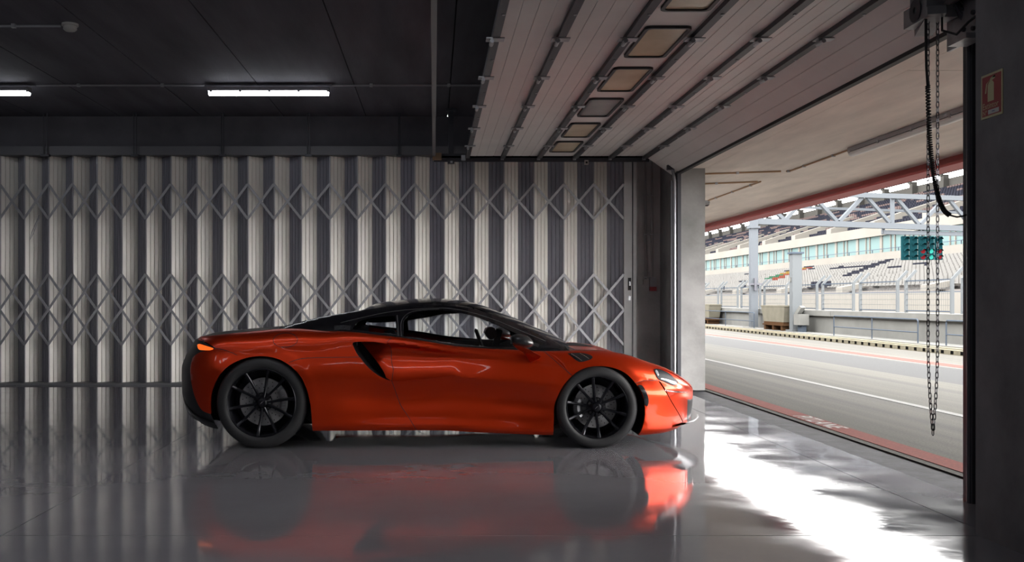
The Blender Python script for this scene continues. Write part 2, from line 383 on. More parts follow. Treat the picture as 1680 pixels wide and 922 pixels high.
# ================================================================ sectional overhead door
M_DPAN = mat('door_panel', (.68,.65,.62), rough=.5, noise=(1.5,.06,5))
M_WFR = mat('window_gasket', (.02,.02,.022), rough=.5)
M_PANE = mat('milky_pane', (.62,.50,.34), rough=.25, noise=(2.5,.12,4))
M_PANE2 = mat('grey_milky_pane', (.30,.29,.28), rough=.25, noise=(2.5,.12,4))
sd = thing('sectional_door', 'raised sectional overhead door with ivory panels, dark hinge rails and a row of milky windows', 'overhead door', (1.6, 9.4, 3.05))
def dl(x, y, z): return (x-1.6, y-9.4, z-3.05)
Y0, Y1, ZD = 5.72, 13.1, 3.06
rib_x = [.44,.905,1.385,1.86,2.33,2.78]
win_y = [(12.66,11.83),(11.5,10.6),(10.2,9.3),(8.96,8.06),(7.7,6.85),(6.46,5.9)]
def door_leaf(A, B, name, groove=(.25,.5,.75)):
    """leaf between 2 edge points (x,z), with recessed grooves, 40 mm thick"""
    A = Vector((A[0],0,A[1])); B = Vector((B[0],0,B[1])); d = B-A; n = Vector((-d.z,0,d.x)).normalized()
    if n.z > 0: n = -n
    prof = [(0,0)]
    for g in groove: prof += [(g-.012,0),(g-.006,-.004),(g+.006,-.004),(g+.012,0)]
    prof.append((1,0)); rows = []
    for s_, o_ in prof:
        p = A + d*s_ + n*o_; rows.append([dl(p.x, Y0, p.z), dl(p.x, Y1, p.z)])
    for s_ in (1,0):
        p = A + d*s_ - n*.04; rows.append([dl(p.x, Y0, p.z), dl(p.x, Y1, p.z)])
    return MB().quadstrip(rows+[rows[0]]).build(name, M_DPAN, sd)
leaves = []
for i in range(5):
    leaves.append(door_leaf((rib_x[i]+.015, ZD), (rib_x[i+1]-.015, ZD), 'panel', (.25,.5,.75) if i != 2 else (.06,.94)))
last = door_leaf((2.79, ZD-.01), (3.145, 2.80), 'panel', (.33,.66))
MB().bar(dl(3.150, Y0, 2.80), dl(3.150, Y1, 2.80), .05, .03).build('bottom_seal', M_BLACK, last)
hy = [12.0-1.23*k for k in range(6)]
for i, x in enumerate(rib_x):
    rib = MB().box(*sum(zip(dl(x-.028, Y0, ZD-.035), dl(x+.028, Y1, ZD+.01)), ())).build('hinge_rail', M_DARKM, sd)
    for y in hy:
        m = MB(); m.box(*sum(zip(dl(x-.07, y-.05, ZD-.042), dl(x+.06, y+.05, ZD-.034)), ()))
        m.tube([dl(x-.03, y-.06, ZD-.06), dl(x-.03, y+.06, ZD-.06)], .016, 8)
        m.box(*sum(zip(dl(x-.045, y-.012, ZD-.062), dl(x-.015, y+.012, ZD-.034)), ())); m.build('hinge', M_STEEL, rib)
        MB().tube([dl(x+.012, y-.62, ZD-.042), dl(x+.012, y-.62, ZD-.034)], .012, 6).build('bolt', M_STEEL, rib)
def rrect(x0, x1, y0, y1, r, n=5):
    o = []
    for cx, cy, a0 in ((x1-r,y1-r,0),(x0+r,y1-r,90),(x0+r,y0+r,180),(x1-r,y0+r,270)):
        for k in range(n+1): a = math.radians(a0+90*k/n); o.append((cx+r*math.cos(a), cy+r*math.sin(a)))
    return o
for i, (ya, yb) in enumerate(win_y):
    x0, x1 = rib_x[2]+.075, rib_x[3]-.075
    out = rrect(x0, x1, yb, ya, .05); inn = rrect(x0+.025, x1-.025, yb+.025, ya-.025, .035)
    m = MB(); m.quadstrip([[dl(x, y, ZD) for x, y in out], [dl(x, y, ZD-.02) for x, y in out], [dl(x, y, ZD-.02) for x, y in inn], [dl(x, y, ZD) for x, y in inn]], True)
    fr = m.build('window_frame', M_WFR, leaves[2])
    MB().prism(inn, lambda x, y: dl(x, y, ZD-.004), lambda x, y: dl(x, y, ZD-.008)).build('pane', M_PANE2 if i == 2 else M_PANE, fr)
# tracks of the door
tr = thing('door_track', 'dark steel horizontal track carrying the far end of the overhead door', 'track', (0, 13.2, 3.05))
MB().box(0, 2.86, -.03, .03, .0, .022).box(0, 2.86, .02, .03, -.05, .06).box(0, 2.86, -.03, -.02, .0, .03).build('rail', M_DARKM, tr)
MB().box(-.02, .1, -.06, .06, -.03, .06).build('end_bracket', mat('brown_plate', (.22,.15,.09), rough=.6), tr)
MB().box(.36, .42, -.05, .05, -.04, .03).build('end_stop', M_STEEL, tr)
for x in (.905,1.385,1.86,2.33,2.78): MB().box(x-.02, x+.02, -.05, .01, -.03, .02).build('roller', M_STEEL, tr)
t = thing('guide_rail', 'bright steel vertical guide rail by the far pier', 'guide rail', (3.09, 12.78, 0))
cur = [(-.28, .05, 3.08), (-.16, .05, 3.05), (-.07, .04, 2.96), (-.02, .02, 2.84), (0, 0, 2.70), (0, 0, 0.0)]
MB().tube(cur, .022, 8).build('rail', M_STEEL, t, smooth=True)
MB().box(.03, .075, -.03, .06, 0, 2.84).build('jamb_channel', M_DARKM, t)
MB().box(-.05, -.02, .0, .05, 0, 2.7).build('back_channel', M_DARKM, t)
MB().box(-.09, .0, -.02, .06, 2.84, 2.95).build('bracket', M_DARKM, t)
t = thing('guide_rail', 'dark vertical guide rail beside the dark pillar', 'guide rail', (3.10, 5.76, 0))
MB().box(-.012, .07, -.05, .05, 0, 2.8).build('rail', M_DARKM, t)
MB().tube([(-.005, -.02, 0), (-.005, -.02, 2.6), (-.02,-.02,2.75), (-.12,-.02,2.95), (-.3,-.02,3.03)], .022, 8).build('pipe', M_DARKM, t, smooth=True)
t = thing('cross_rail', 'light steel cross rail across the ends of the overhead door tracks', 'rail', (0.0, 13.2, 3.07))
MB().box(-.02, .02, -10, 0.05, -.01, .045).build('rail', mat('rail_grey', (.16,.16,.17), rough=.4, metal=.4), t)
t = thing('hanger', 'dark square steel hanger post beside the overhead door', 'hanger', (X_at(740,13.3), 13.3, 3.1), 'track hangers')
MB().box(-.035, .035, -.03, .03, .0, .62).build('post', M_DARKM, t)
MB().box(-.07, .07, -.06, .06, .585, .615).build('plate', M_DARKM, t)
t = thing('sensor', 'small dark sensor under the far track near the cross rail', 'sensor', (X_at(740,13.2), 13.2, 3.0))
MB().box(-.045, .045, -.03, .03, -.03, .02).build('body', M_DARKM, t); MB().box(-.01, .02, -.034, -.028, -.02, .005).build('lens', M_STEEL, t); MB().box(-.03,.03,-.01,.01,.02,.05).build('bracket', M_DARKM, t)
t = thing('sensor', 'small pale sensor under the far track near the far pier', 'sensor', (X_at(962,13.2), 13.2, 3.0))
MB().box(-.025, .025, -.02, .02, -.04, .02).build('body', M_WPL, t); MB().box(-.012, .012, -.024, -.018, -.025, 0).build('lens', M_BLACK, t); MB().box(-.02,.02,-.01,.01,.02,.05).build('bracket', M_DARKM, t)
# wall conduits and boxes on the corner wall
for i, px in enumerate((1059.5, 1069.5)):
    x = X_at(px, 13.92)
    t = thing('conduit', ['left','right'][i] + ' one of two pale conduits running down the corner wall', 'conduit', (x, 13.92, 1.42), 'wall conduits')
    MB().tube([(0,0,0),(0,0,1.75)], .016, 8).build('pipe', mat('pale_conduit', (.34,.33,.33), rough=.5), t)
    for z in (.05,.65,1.2): MB().box(-.03,.03,-.02,.03,z,z+.02).build('clip', M_STEEL, t)
t = thing('junction_box', 'pale double junction box on the corner wall below the conduits', 'junction box', (X_at(1055,13.9), 13.95, 1.42))
MB().box(-.085, -.005, -.06, 0, -.035, .035).build('box', M_WPL, t); MB().box(.005, .075, -.06, 0, -.035, .035).build('box', M_WPL, t)
MB().box(-.13, -.085, -.04, 0, -.03, .03).build('gland', M_CASE, t)
t = thing('alarm_siren', 'small grey and red alarm box on the corner wall', 'alarm', (X_at(1071,13.9), 13.95, 1.36))
MB().box(-.04, .05, -.06, 0, -.01, .11).build('body', M_CASE, t); MB().box(-.04, .05, -.065, 0, -.07, -.01).build('red_cover', mat('alarm_red', (.30,.02,.03), rough=.4), t)
# ================================================================ extinguisher sign on the pillar
M_SIGNY = mat('sign_cream', (.42,.38,.22), rough=.4)
M_SIGNR = mat('sign_red', (.24,.012,.015), rough=.4)
sg = thing('sign', 'red and cream fire extinguisher sign reading Extintor on the dark pillar', 'sign', (2.71, 4.83, 2.06))
SW, SH = .185, .215
def S(u, v, d=.006): return (-d, SW/2-u, v)      # u to the right as read from inside, v up
def srect(u0, u1, v0, v1, d, name, m, parent=sg):
    return MB().prism([(u0,v0),(u1,v0),(u1,v1),(u0,v1)], lambda u, v: S(u, v, 0 if d < .005 else d-.001), lambda u, v: S(u, v, d)).build(name, m, parent)
srect(0, SW, 0, SH, .004, 'plate', M_SIGNY)
srect(.011, SW-.011, .011, SH-.011, .0052, 'red_field', M_SIGNR)
pic = [(.062,.078),(.116,.078),(.116,.163),(.108,.172),(.098,.176),(.125,.184),(.128,.189),(.100,.187),(.122,.196),(.118,.201),(.085,.189),(.058,.166),(.050,.122),(.040,.122),(.038,.119),(.049,.168),(.080,.182),(.082,.174),(.068,.168),(.062,.160)]
bmp = bmesh.new(); vs_ = [bmp.verts.new(S(u, v, .0064)) for u, v in pic]; bmp.faces.new(vs_); bmesh.ops.triangulate(bmp, faces=bmp.faces[:])
me = bpy.data.meshes.new('pictogram'); bmp.to_mesh(me); bmp.free(); link('pictogram', me, M_SIGNY, sg)
place_text('lettering', 'Extintor', .030, .135, lambda u, v: S(.020+u, .044+v, .0064), M_SIGNY, sg)
place_text('lettering', 'Nº', .022, .036, lambda u, v: S(.020+u, .016+v, .0064), M_SIGNY, sg)
lf = srect(.066, .158, .016, .037, .0064, 'number_field', mat('sign_white', (.40,.40,.40), rough=.4))
srect(.100, .122, .024, .029, .0072, 'number_print', mat('sign_blue', (.10,.12,.25), rough=.5), lf)
# ================================================================ chain hoist operator
op = thing('door_operator', 'grey bolted motor unit of the overhead door beside the dark pillar', 'motor unit', (2.92, 5.60, 2.62))
M_OPG = mat('operator_grey', (.22,.22,.23), rough=.45, noise=(12,.15,3))
MB().box(-.07, .11, .16, .44, .19, .30).box(-.05, .09, .20, .40, .30, .36).build('gearbox', M_OPG, op)
MB().bar((-.03,.12,.22), (.06,.46,.18), .10, .05).build('cover', M_OPG, op)
MB().tube([(.02,.10,.32),(.02,-.12,.36)], .085, 16).build('motor', M_DARKM, op)
pl = MB().box(.12, .135, -.14, .30, .02, .42).build('mounting_plate', M_STEEL, op)
for (y, z) in ((-.09,.08),(.0,.08),(-.09,.17),(.0,.17),(.1,.10),(.12,.22),(.2,.30),(-.05,.30)):
    MB().tube([(.105,y,z),(.122,y,z)], .014, 6).build('bolt', M_DARKM, pl)
MB().box(.02, .13, -.10, .10, .00, .03).build('foot', M_STEEL, op)
MB().tube([(.03,.18,.2),(.0,.12,.10),(.03,.02,.05),(.06,-.05,.10),(.10,-.12,.14)], .007, 6).build('wire', M_BLACK, op)
MB().lathe([(.02,-.02),(.07,-.02),(.055,0),(.07,.02),(.02,.02)], 16, 'x', (-.06,.28,.26)).build('chain_wheel', M_DARKM, op)
# ---- hand chains
def link_mesh():
    a, b, r = .011, .008, .0032; pts = []
    for k in range(10):
        th = 2*math.pi*k/10; pts.append(Vector((b*math.cos(th), 0, b*math.sin(th) + (a if math.sin(th) > 0.01 else (-a if math.sin(th) < -.01 else 0)))))
    m = MB(); rows = []
    for i, p in enumerate(pts):
        d = (pts[(i+1) % 10]-pts[i-1]).normalized(); u = Vector((0,1,0)); w = d.cross(u)
        rows.append([tuple(p + u*math.cos(q)*r + w*math.sin(q)*r) for q in (0, math.pi*2/3, math.pi*4/3)])
    m.quadstrip(rows+[rows[0]], True); return m.mesh('link', 60)
LM = link_mesh(); LM.materials.append(mat('chain_steel', (.07,.07,.085), rough=.4, metal=.7))
for i, (px, xo) in enumerate(((1522.5, 0), (1538, 0))):
    Yc = 5.84; X0 = X_at(px, Yc)
    t = thing('hand_chain', ['left','right'][i] + ' one of the two dark chains hanging in the opening', 'chain', (X0, Yc, .395), 'hanging chains')
    z = 0.0; k = 0
    while z < 2.52:
        o = link('link', LM, None, t, ((X_at(1530.5, Yc)-X0)*max(0, 1-z/.55)**2, 0, z)); o.rotation_euler = (0, 0, (math.pi/2 if k % 2 else 0) + .5)
        z += .0305; k += 1
# ---- coiled cable
t = thing('coiled_cable', 'dark coiled cable hanging beside the chains and looping to the pillar', 'cable', (2.89, 5.80, 0))
def wpt(px, py, Y): return Vector((X_at(px, Y)-2.89, Y-5.80, 1.175-(py-491)*Y/1633))
MB().tube([wpt(1519,22,5.8), wpt(1519,60,5.8), wpt(1520,110,5.8), wpt(1522,140,5.8)], .008, 8).build('lead', M_BLACK, t, smooth=True)
ctrl = [wpt(1522,140,5.8), wpt(1524,200,5.8), wpt(1527,250,5.8), wpt(1533,292,5.79), wpt(1540,325,5.78), wpt(1549,345,5.77), wpt(1558,353,5.76)]
def crs(P, n):
    out = []
    for i in range(len(P)-1):
        p0, p1, p2, p3 = P[max(i-1,0)], P[i], P[i+1], P[min(i+2,len(P)-1)]
        for k in range(n):
            s = k/n; out.append(.5*((2*p1)+(p2-p0)*s+(2*p0-5*p1+4*p2-p3)*s*s+(3*p1-p0-3*p2+p3)*s**3))
    out.append(P[-1]); return out
cl = crs(ctrl, 60); hx = []
for i, p in enumerate(cl):
    d = (cl[min(i+1,len(cl)-1)]-cl[max(i-1,0)]).normalized(); u = Vector((0,1,0)); u = (u-d*u.dot(d)).normalized(); w = d.cross(u)
    for h in (0, .5):
        a = (i+h)*1.35; q = p if h == 0 else (p + (cl[min(i+1,len(cl)-1)]-p)*.5)
        hx.append(q + (u*math.cos(a)+w*math.sin(a))*.011)
MB().tube(hx, .0045, 5).build('coil', M_BLACK, t, smooth=True)
MB().tube([wpt(1558,353,5.76), wpt(1570,356,5.76), wpt(1582,354,5.76), wpt(1592,348,5.76)], .005, 6).build('tail', M_BLACK, t, smooth=True)
# ================================================================ canopy soffit fittings
batten(4.66, X_at(712,1) + 9.6, 2.86, 3.0, 'unlit batten light with pale cover under the canopy beside the chains', lit=False, ax='y')
M_RUST = mat('orange_conduit', (.36,.22,.12), rough=.6)
conduit('conduit', [(4.66, 11.15, 2.852), (4.66, 13.0, 2.852), (4.62, 13.05, 2.852)], 'thin conduit under the canopy leading from the unlit batten', m=M_RUST)
conduit('conduit', [(4.55, 13.05, 2.852), (3.5, 13.35, 2.852)], 'thin conduit under the canopy running back to the far pier top', m=M_RUST)
conduit('conduit', [(4.66, 14.2, 2.852), (4.66, 16.9, 2.852)], 'thin conduit under the canopy leading to the far lamp', m=M_RUST)
conduit('conduit', [(4.62, 14.2, 2.852), (3.55, 14.6, 2.852)], 'short conduit under the canopy meeting the far lamp conduit', m=M_RUST)
batten(4.66, 18.5, 2.86, 3.0, 'far unlit batten light under the canopy just beyond the pale pier', lit=False, ax='y')
# ================================================================ pit wall, kerb, fences
M_KERB = mat('kerb_cream', (.11,.10,.075), rough=.8, spec=0, noise=(3,.15,4))
M_GALV = mat('pale_galvanised', (0.0773,0.0830,0.0869), rough=.5, spec=0)
M_RAIL = mat('blue_grey_rail', (0.0414,0.0506,0.0644), rough=.5, spec=0)
M_MESH = mat('fence_wire', (0.0600,0.0640,0.0660), rough=.5, spec=0)
kb = thing('kerb', 'cream slotted kerb along the far side of the pit lane', 'kerb', (11.05, 20, 0))
MB().box(.04, .30, -14, 90, 0, .12).build('back', M_KERB, kb)
tooth = MB().box(-.12, .045, -.197, .197, 0, .10).mesh('tooth'); tooth.materials.append(M_KERB)
slot = MB().box(-.124, -.10, -.06, .06, .015, .085).mesh('slot'); slot.materials.append(mat('slot_black', (.004,.004,.004), rough=.9, spec=0))
for k in range(110):
    o = link('tooth', tooth, None, kb, (0, -3.0 + .40*k, 0)); link('slot', slot, None, o)
MB().box(-.1, .04, 41.3, 90, 0, .10).build('far_run', M_KERB, kb)
wk = struct('walkway', MB().box(11.35, 12.05, -10, 120, 0, .14), M_PALECONC, label='pale concrete walkway in front of the pit wall')
pw = struct('pit_wall', MB().box(12.05, 12.5, -10, 130, 0, .66), M_PALECONC, label='pale concrete pit wall with overhanging coping')
for k in range(14): MB().box(11.95, 12.6, -10+10*k+.01, -10+10*(k+1)-.01, .66, .83).build('coping', M_PALECONC, pw)
# fences: posts with inclined tops, horizontal wires
wires_proto = None
def fence(y, label):
    t = thing('fence_panel', label, 'fence panel', (12.3, y, .83), 'debris fence panels on the pit wall')
    for yy in (0, 2.3):
        MB().bar((0,yy,0), (0,yy,.84), .06, .075).bar((0,yy,.82), (.26,yy,1.10), .05, .065).build('post', M_GALV, t)
    MB().bar((0,0,.82), (0,2.3,.82), .03).build('top_rail', M_RAIL, t)
    MB().bar((0,0,.05), (0,2.3,.05), .03).build('bottom_rail', M_RAIL, t)
    for z in (.2,.34,.48,.62): MB().bar((0,0,z), (0,2.3,z), .009).build('wire', M_MESH, t)
    m = MB()
    for k in range(1, 23): m.bar((0,.1*k,.05), (0,.1*k,.82), .004)
    m.build('mesh_wires', M_MESH, t)
    return t
f0 = None
ords = ['nearest the dark pillar','second from the dark pillar','third from the dark pillar','fourth from the dark pillar','fifth, by the cabinet post','sixth from the dark pillar','seventh from the dark pillar','eighth from the dark pillar','ninth from the dark pillar']
for k in range(10):
    y = 20.85 + 2.78*k
    lab = 'galvanised wire fence panel on the pit wall, ' + (['cut off by the dark pillar'] + ords)[k]
    if f0 is None: f0 = fence(y, lab)
    else: c = copy_tree(f0, None, (12.3, y, .83)); c['label'] = lab
# walkway railings
def railing(y0, y1, label, n):
    t = thing('railing', label, 'railing', (11.45, y0, .14), 'walkway railings')
    L_ = y1-y0
    MB().tube([(0,0,.0),(0,0,.52),(0,.04,.56),(0,L_-.04,.56),(0,L_,.52),(0,L_,0)], .018, 6).build('hoop', M_RAIL, t)
    MB().tube([(0,0,.25),(0,L_,.25)], .014, 6).build('mid_rail', M_RAIL, t)
    for k in range(1, n): MB().tube([(0,L_*k/n,0),(0,L_*k/n,.56)], .016, 6).build('post', M_RAIL, t)
railing(18.0, 22.25, 'blue grey railing on the walkway beside the dark pillar', 3)
railing(23.55, 28.5, 'blue grey two-bay railing on the walkway in front of the pit wall', 2)
railing(35.6, 42.6, 'far blue grey railing in front of the white tubs', 2)
# white tubs on pallets
M_TUB = mat('tub_white', (0.0960,0.0900,0.0720), rough=.6, spec=0, noise=(3,.1,4))
M_PAL = mat('pallet_wood', (0.0400,0.0220,0.0120), rough=.8, spec=0)
def tub(y, label, L_=2.3):
    t = thing('water_tub', label, 'tub', (11.70, y, .14), 'tubs on the walkway')
    def ring(s, z): return [(-.28*s, -L_/2*s, z), (.23*s, -L_/2*s, z), (.23*s, L_/2*s, z), (-.28*s, L_/2*s, z)]
    MB().quadstrip([ring(.86,.28), ring(1,.78), ring(1.03,.79), ring(1.03,.83), ring(.95,.83), ring(.82,.34)], True).build('tub', M_TUB, t)
    for k in (-1,0,1): MB().box(-.26,.22,k*L_*.36-.08,k*L_*.36+.08,0,.16).build('pallet_block', M_PAL, t)
    MB().box(-.28,.24,-L_*.44,L_*.44,.16,.20).box(-.24,.2,-L_*.42,L_*.42,.20,.285).build('pallet_deck', M_PAL, t)
tub(33.6, 'near white tub on a pallet between the two steel posts')
tub(42.6, 'far white tub on a pallet left of the truss post', 2.6)
t = thing('cabinet', 'small white electrical cabinet beside the near tub', 'cabinet', (11.7, 31.6, .14))
MB().box(-.2,.1,-.28,.22,.22,.56).build('body', M_PALECONC, t); MB().bar((-.12,.1,.56),(-.02,-.05,.80), .22, .10).build('lid', M_PALECONC, t); MB().box(-.1,.05,-.2,.15,0,.22).build('stand', M_RAIL, t)
# square post with cut top
t = thing('square_post', 'pale square post with a bracketed top between the fences', 'post', (11.70, 32.2, .14))
MB().box(-.15,.15,-.15,.15,0,2.5).build('shaft', M_GALV, t)
MB().box(-.2,.2,-.2,.2,2.5,2.56).build('cap', M_RAIL, t); MB().box(-.22,.22,-.3,.3,0,.05).build('base_plate', M_GALV, t)
MB().box(-.17,-.15,-.02,.06,1.6,1.75).build('box', M_PALECONC, t)
# ================================================================ truss gantry over the track
M_TRUSS = mat('truss_paint', (0.0708,0.0773,0.0853), rough=.5, spec=0)
gp = Vector((11.75, 36.6, 0))
gt = thing('gantry', 'pale steel truss gantry on a tall post carrying the signal lights', 'gantry', tuple(gp))
YG = 36.6
def gpt(px, py, dY=0):
    Y = YG + (px-1236)/352*3.7 + dY
    return Vector(((px-712)*Y/1633, Y, 1.175-(py-491)*Y/1633)) - gp
MB().box(-.13,.13,-.13,.13,.14,4.1).build('post', M_TRUSS, gt)
MB().box(-.19,.19,-.19,.19,3.78,3.86).build('collar', M_TRUSS, gt); MB().box(-.30,.30,-.30,.30,.0,.16).build('base_plate', M_PALECONC, gt)
MB().box(-.26,.26,-.22,-.16,1.7,1.76).box(-.04,.04,-.24,-.16,1.5,1.95).build('bracket', M_DARKM, gt)
MB().bar(gpt(1238,363), gpt(1640,377), .18, .22).build('bottom_chord', M_TRUSS, gt)
MB().bar(gpt(1300,316.5), gpt(1640,327.5), .15, .19).build('top_chord', M_TRUSS, gt)
MB().bar(gpt(1300,340,1.4), gpt(1640,351,1.4), .08, .10).build('rear_chord', M_TRUSS, gt)
for a, b in (((1275,350),(1288,362)),((1288,361),(1309,338)),((1342,330),(1373,363)),((1377,363),(1415,323)),((1421,322),(1459,365)),((1469,323),(1507,368)),((1510,368),(1541,335)),((1556,326),(1589,366)),((1464,323),(1464,371))):
    MB().bar(gpt(*a), gpt(*b), .11, .13).build('brace', M_TRUSS, gt)
MB().bar(gpt(1448,381), gpt(1583,384), .14, .16).build('lamp_bar', M_TRUSS, gt)
for px in (1449, 1514, 1581): MB().bar(gpt(px,372), gpt(px,383), .10).build('hanger', M_TRUSS, gt)
# five four-lamp signal heads
M_TL = mat('signal_teal', (0.0040,0.0200,0.0240), rough=.45, spec=0)
M_TLR = mat('signal_red', (.06,.006,.008), rough=.4, spec=0, emit=(.9,.05,.06), estr=.10)
M_TLG = mat('signal_green_lit', (.01,.06,.05), rough=.4, spec=0, emit=(.10,.95,.75), estr=.6)
names = ['leftmost dark','second from the left, dark','middle, lower two lamps red','fourth, lit bright green','rightmost, lower two lamps red']
for i, px in enumerate((1486, 1500, 1514, 1527, 1541)):
    p = gpt(px, 407) + gp
    t = thing('signal_head', 'four-lamp teal signal head under the gantry, ' + names[i], 'signal light', tuple(p), 'signal heads under the gantry')
    w = .12; hh = .47
    MB().box(-w,w,-.02,.16,-hh,hh).build('housing', M_TL, t)
    for k in range(4):
        z = hh-.12-.235*k
        red = i in (2,4) and k >= 2; green = i == 3 and k >= 2
        MB().lathe([(0,-.035),(.06,-.035),(.095,-.02)], 14, 'y', (0,0,z)).build('lens', M_TLR if red else (M_TLG if green else M_TL), t, smooth=True)
        rows = []
        for q in range(9):
            a = math.radians(10+160*q/8); rows.append([(.105*math.cos(a),-.02,z+.105*math.sin(a)), (.105*math.cos(a),-.20+.05*abs(math.cos(a)),z-.02+.10*math.sin(a))])
        MB().quadstrip(rows).build('visor', M_TL, t)
    MB().bar((0,.07,hh), (0,.07,hh+.09), .05).build('bracket', M_TRUSS, t)
# ================================================================ grandstand
M_CREAM = mat('stand_cream', (0.1061,0.1001,0.0901), rough=.85, spec=0, noise=(.25,.06,4))
M_STEP = mat('stand_step', (0.0901,0.0841,0.0801), rough=.85, spec=0)
M_SGLASS = mat('stand_glass', (0.0729,0.1045,0.1045), rough=.25, spec=0)
M_GREYW = mat('stand_wall', (0.0392,0.0378,0.0350), rough=.85, spec=0)
M_ROOF = mat('stand_roof', (0.0240,0.0260,0.0300), rough=.6, spec=0)
M_NAVY = mat('seat_navy', (0.0120,0.0125,0.0170), rough=.5, spec=0)
M_PINK = mat('seat_pink', (0.0560,0.0420,0.0406), rough=.5, spec=0)
M_WSEAT = mat('seat_white', (0.0941,0.0920,0.0881), rough=.5, spec=0)
M_GSEAT = mat('seat_green', (0.0168,0.0448,0.0280), rough=.5, spec=0); M_YSEAT = mat('seat_yellow', (0.0840,0.0560,0.0168), rough=.5, spec=0); M_RSEAT = mat('seat_red', (0.0728,0.0224,0.0168), rough=.5, spec=0)
gs = thing('grandstand', 'cream two-tier grandstand beyond the track with glazed boxes', 'grandstand', (40, 110, 0))
def G(x, y, z): return (x-40, y-110, z)
def gbox(name, m, x0, x1, y0, y1, z0, z1, parent=gs): return MB().box(*sum(zip(G(x0,y0,z0), G(x1,y1,z1)), ())).build(name, m, parent)
YA, YZ = 44, 225
NL, NU = 13, 15
LX0, LZ0, LDX, LDZ = 28.0, 1.55, .82, .185
UX0, UZ0, UDX, UDZ = 41.2, 7.35, .92, .36
def steps(name, X0, Z0, DX, DZ, n, x_end, zb):
    prof = []
    for k in range(n): prof += [(X0+DX*k, Z0+DZ*(k-1) if k else zb), (X0+DX*k, Z0+DZ*k)]
    prof += [(x_end, Z0+DZ*(n-1)), (x_end, zb)]
    return MB().prism(prof, lambda x, z: G(x, YA, z), lambda x, z: G(x, YZ, z)).build(name, M_STEP, gs)
steps('lower_tier', LX0, LZ0, LDX, LDZ, NL, 39.5, 0.0)
steps('upper_tier', UX0, UZ0, UDX, UDZ, NU, 56, 6.9)
gbox('front_wall', M_CREAM, 27.2, 27.6, YA, YZ, 0, 1.55)
MB().box(*sum(zip(G(27.3,YA,1.55), G(27.5,YZ,1.60)), ())).build('front_rail', M_RAIL, gs)
gbox('balcony_wall', M_CREAM, 38.9, 39.6, YA, YZ, 3.7, 5.25)
gbox('box_floor', M_CREAM, 39.5, 44, YA, YZ, 4.6, 4.9)
gbox('parapet', M_CREAM, 39.7, 40.9, YA, YZ, 6.85, 7.75)
wall = gbox('glazed_wall', M_CREAM, 40.2, 44, YA, YZ, 4.9, 7.0)
for k in range(36):
    y = YA + 5*k
    gl = gbox('pane', M_SGLASS, 40.05, 40.15, y+.22, y+4.78, 4.95, 6.85)
    MB().box(*sum(zip(G(39.95,y+3.1,4.95), G(40.06,y+3.22,6.85)), ())).box(*sum(zip(G(39.95,y+2.3,4.95), G(40.06,y+2.42,6.85)), ())).build('mullion', M_CREAM, gl)
    gbox('pier', M_CREAM, 39.95, 40.2, y-.22, y+.22, 4.9, 6.9)
    MB().bar(G(39.2,y,5.25), G(39.2,y,5.6), .06).bar(G(39.2,y,5.58), G(39.2,y+5,5.58), .05).build('balcony_rail', M_RAIL, gs)
gbox('back_wall', M_GREYW, 55.2, 56, YA, YZ, 11.5, 14.15)
for k in range(26):
    y = YA + 7*k
    gbox('buttress', M_GREYW, 54.6, 55.2, y-.35, y+.35, 12.0, 14.4)
    gbox('floodlight', M_GREYW, 54.5, 55.3, y-.1, y+.5, 14.4, 14.6)
# sloping roof with a dark soffit
MB().prism([(44.5,21.0),(62,16.40),(62,16.9),(44.5,21.5)], lambda x, z: G(x, YA-20, z), lambda x, z: G(x, YZ+20, z)).build('roof', M_ROOF, gs)
# stair flights
for k in range(15):
    y = 62 + 10.2*k
    MB().prism([(UX0-.2,UZ0+.1),(UX0+UDX*7,UZ0+UDZ*7+.1),(UX0+UDX*7,UZ0+UDZ*7+.75),(UX0-.2,UZ0+1.1)], lambda x, z: G(x, y, z), lambda x, z: G(x, y+1.2, z)).build('stair_flight', M_CREAM, gs)
for k in range(9):
    y = 56 + 12*k
    MB().prism([(LX0-.1,LZ0+.1),(LX0+LDX*7,LZ0+LDZ*7+.1),(LX0+LDX*7,LZ0+LDZ*7+.32),(LX0-.1,LZ0+.45)], lambda x, z: G(x, y, z), lambda x, z: G(x, y+1.1, z)).build('stair_flight', M_CREAM, gs)
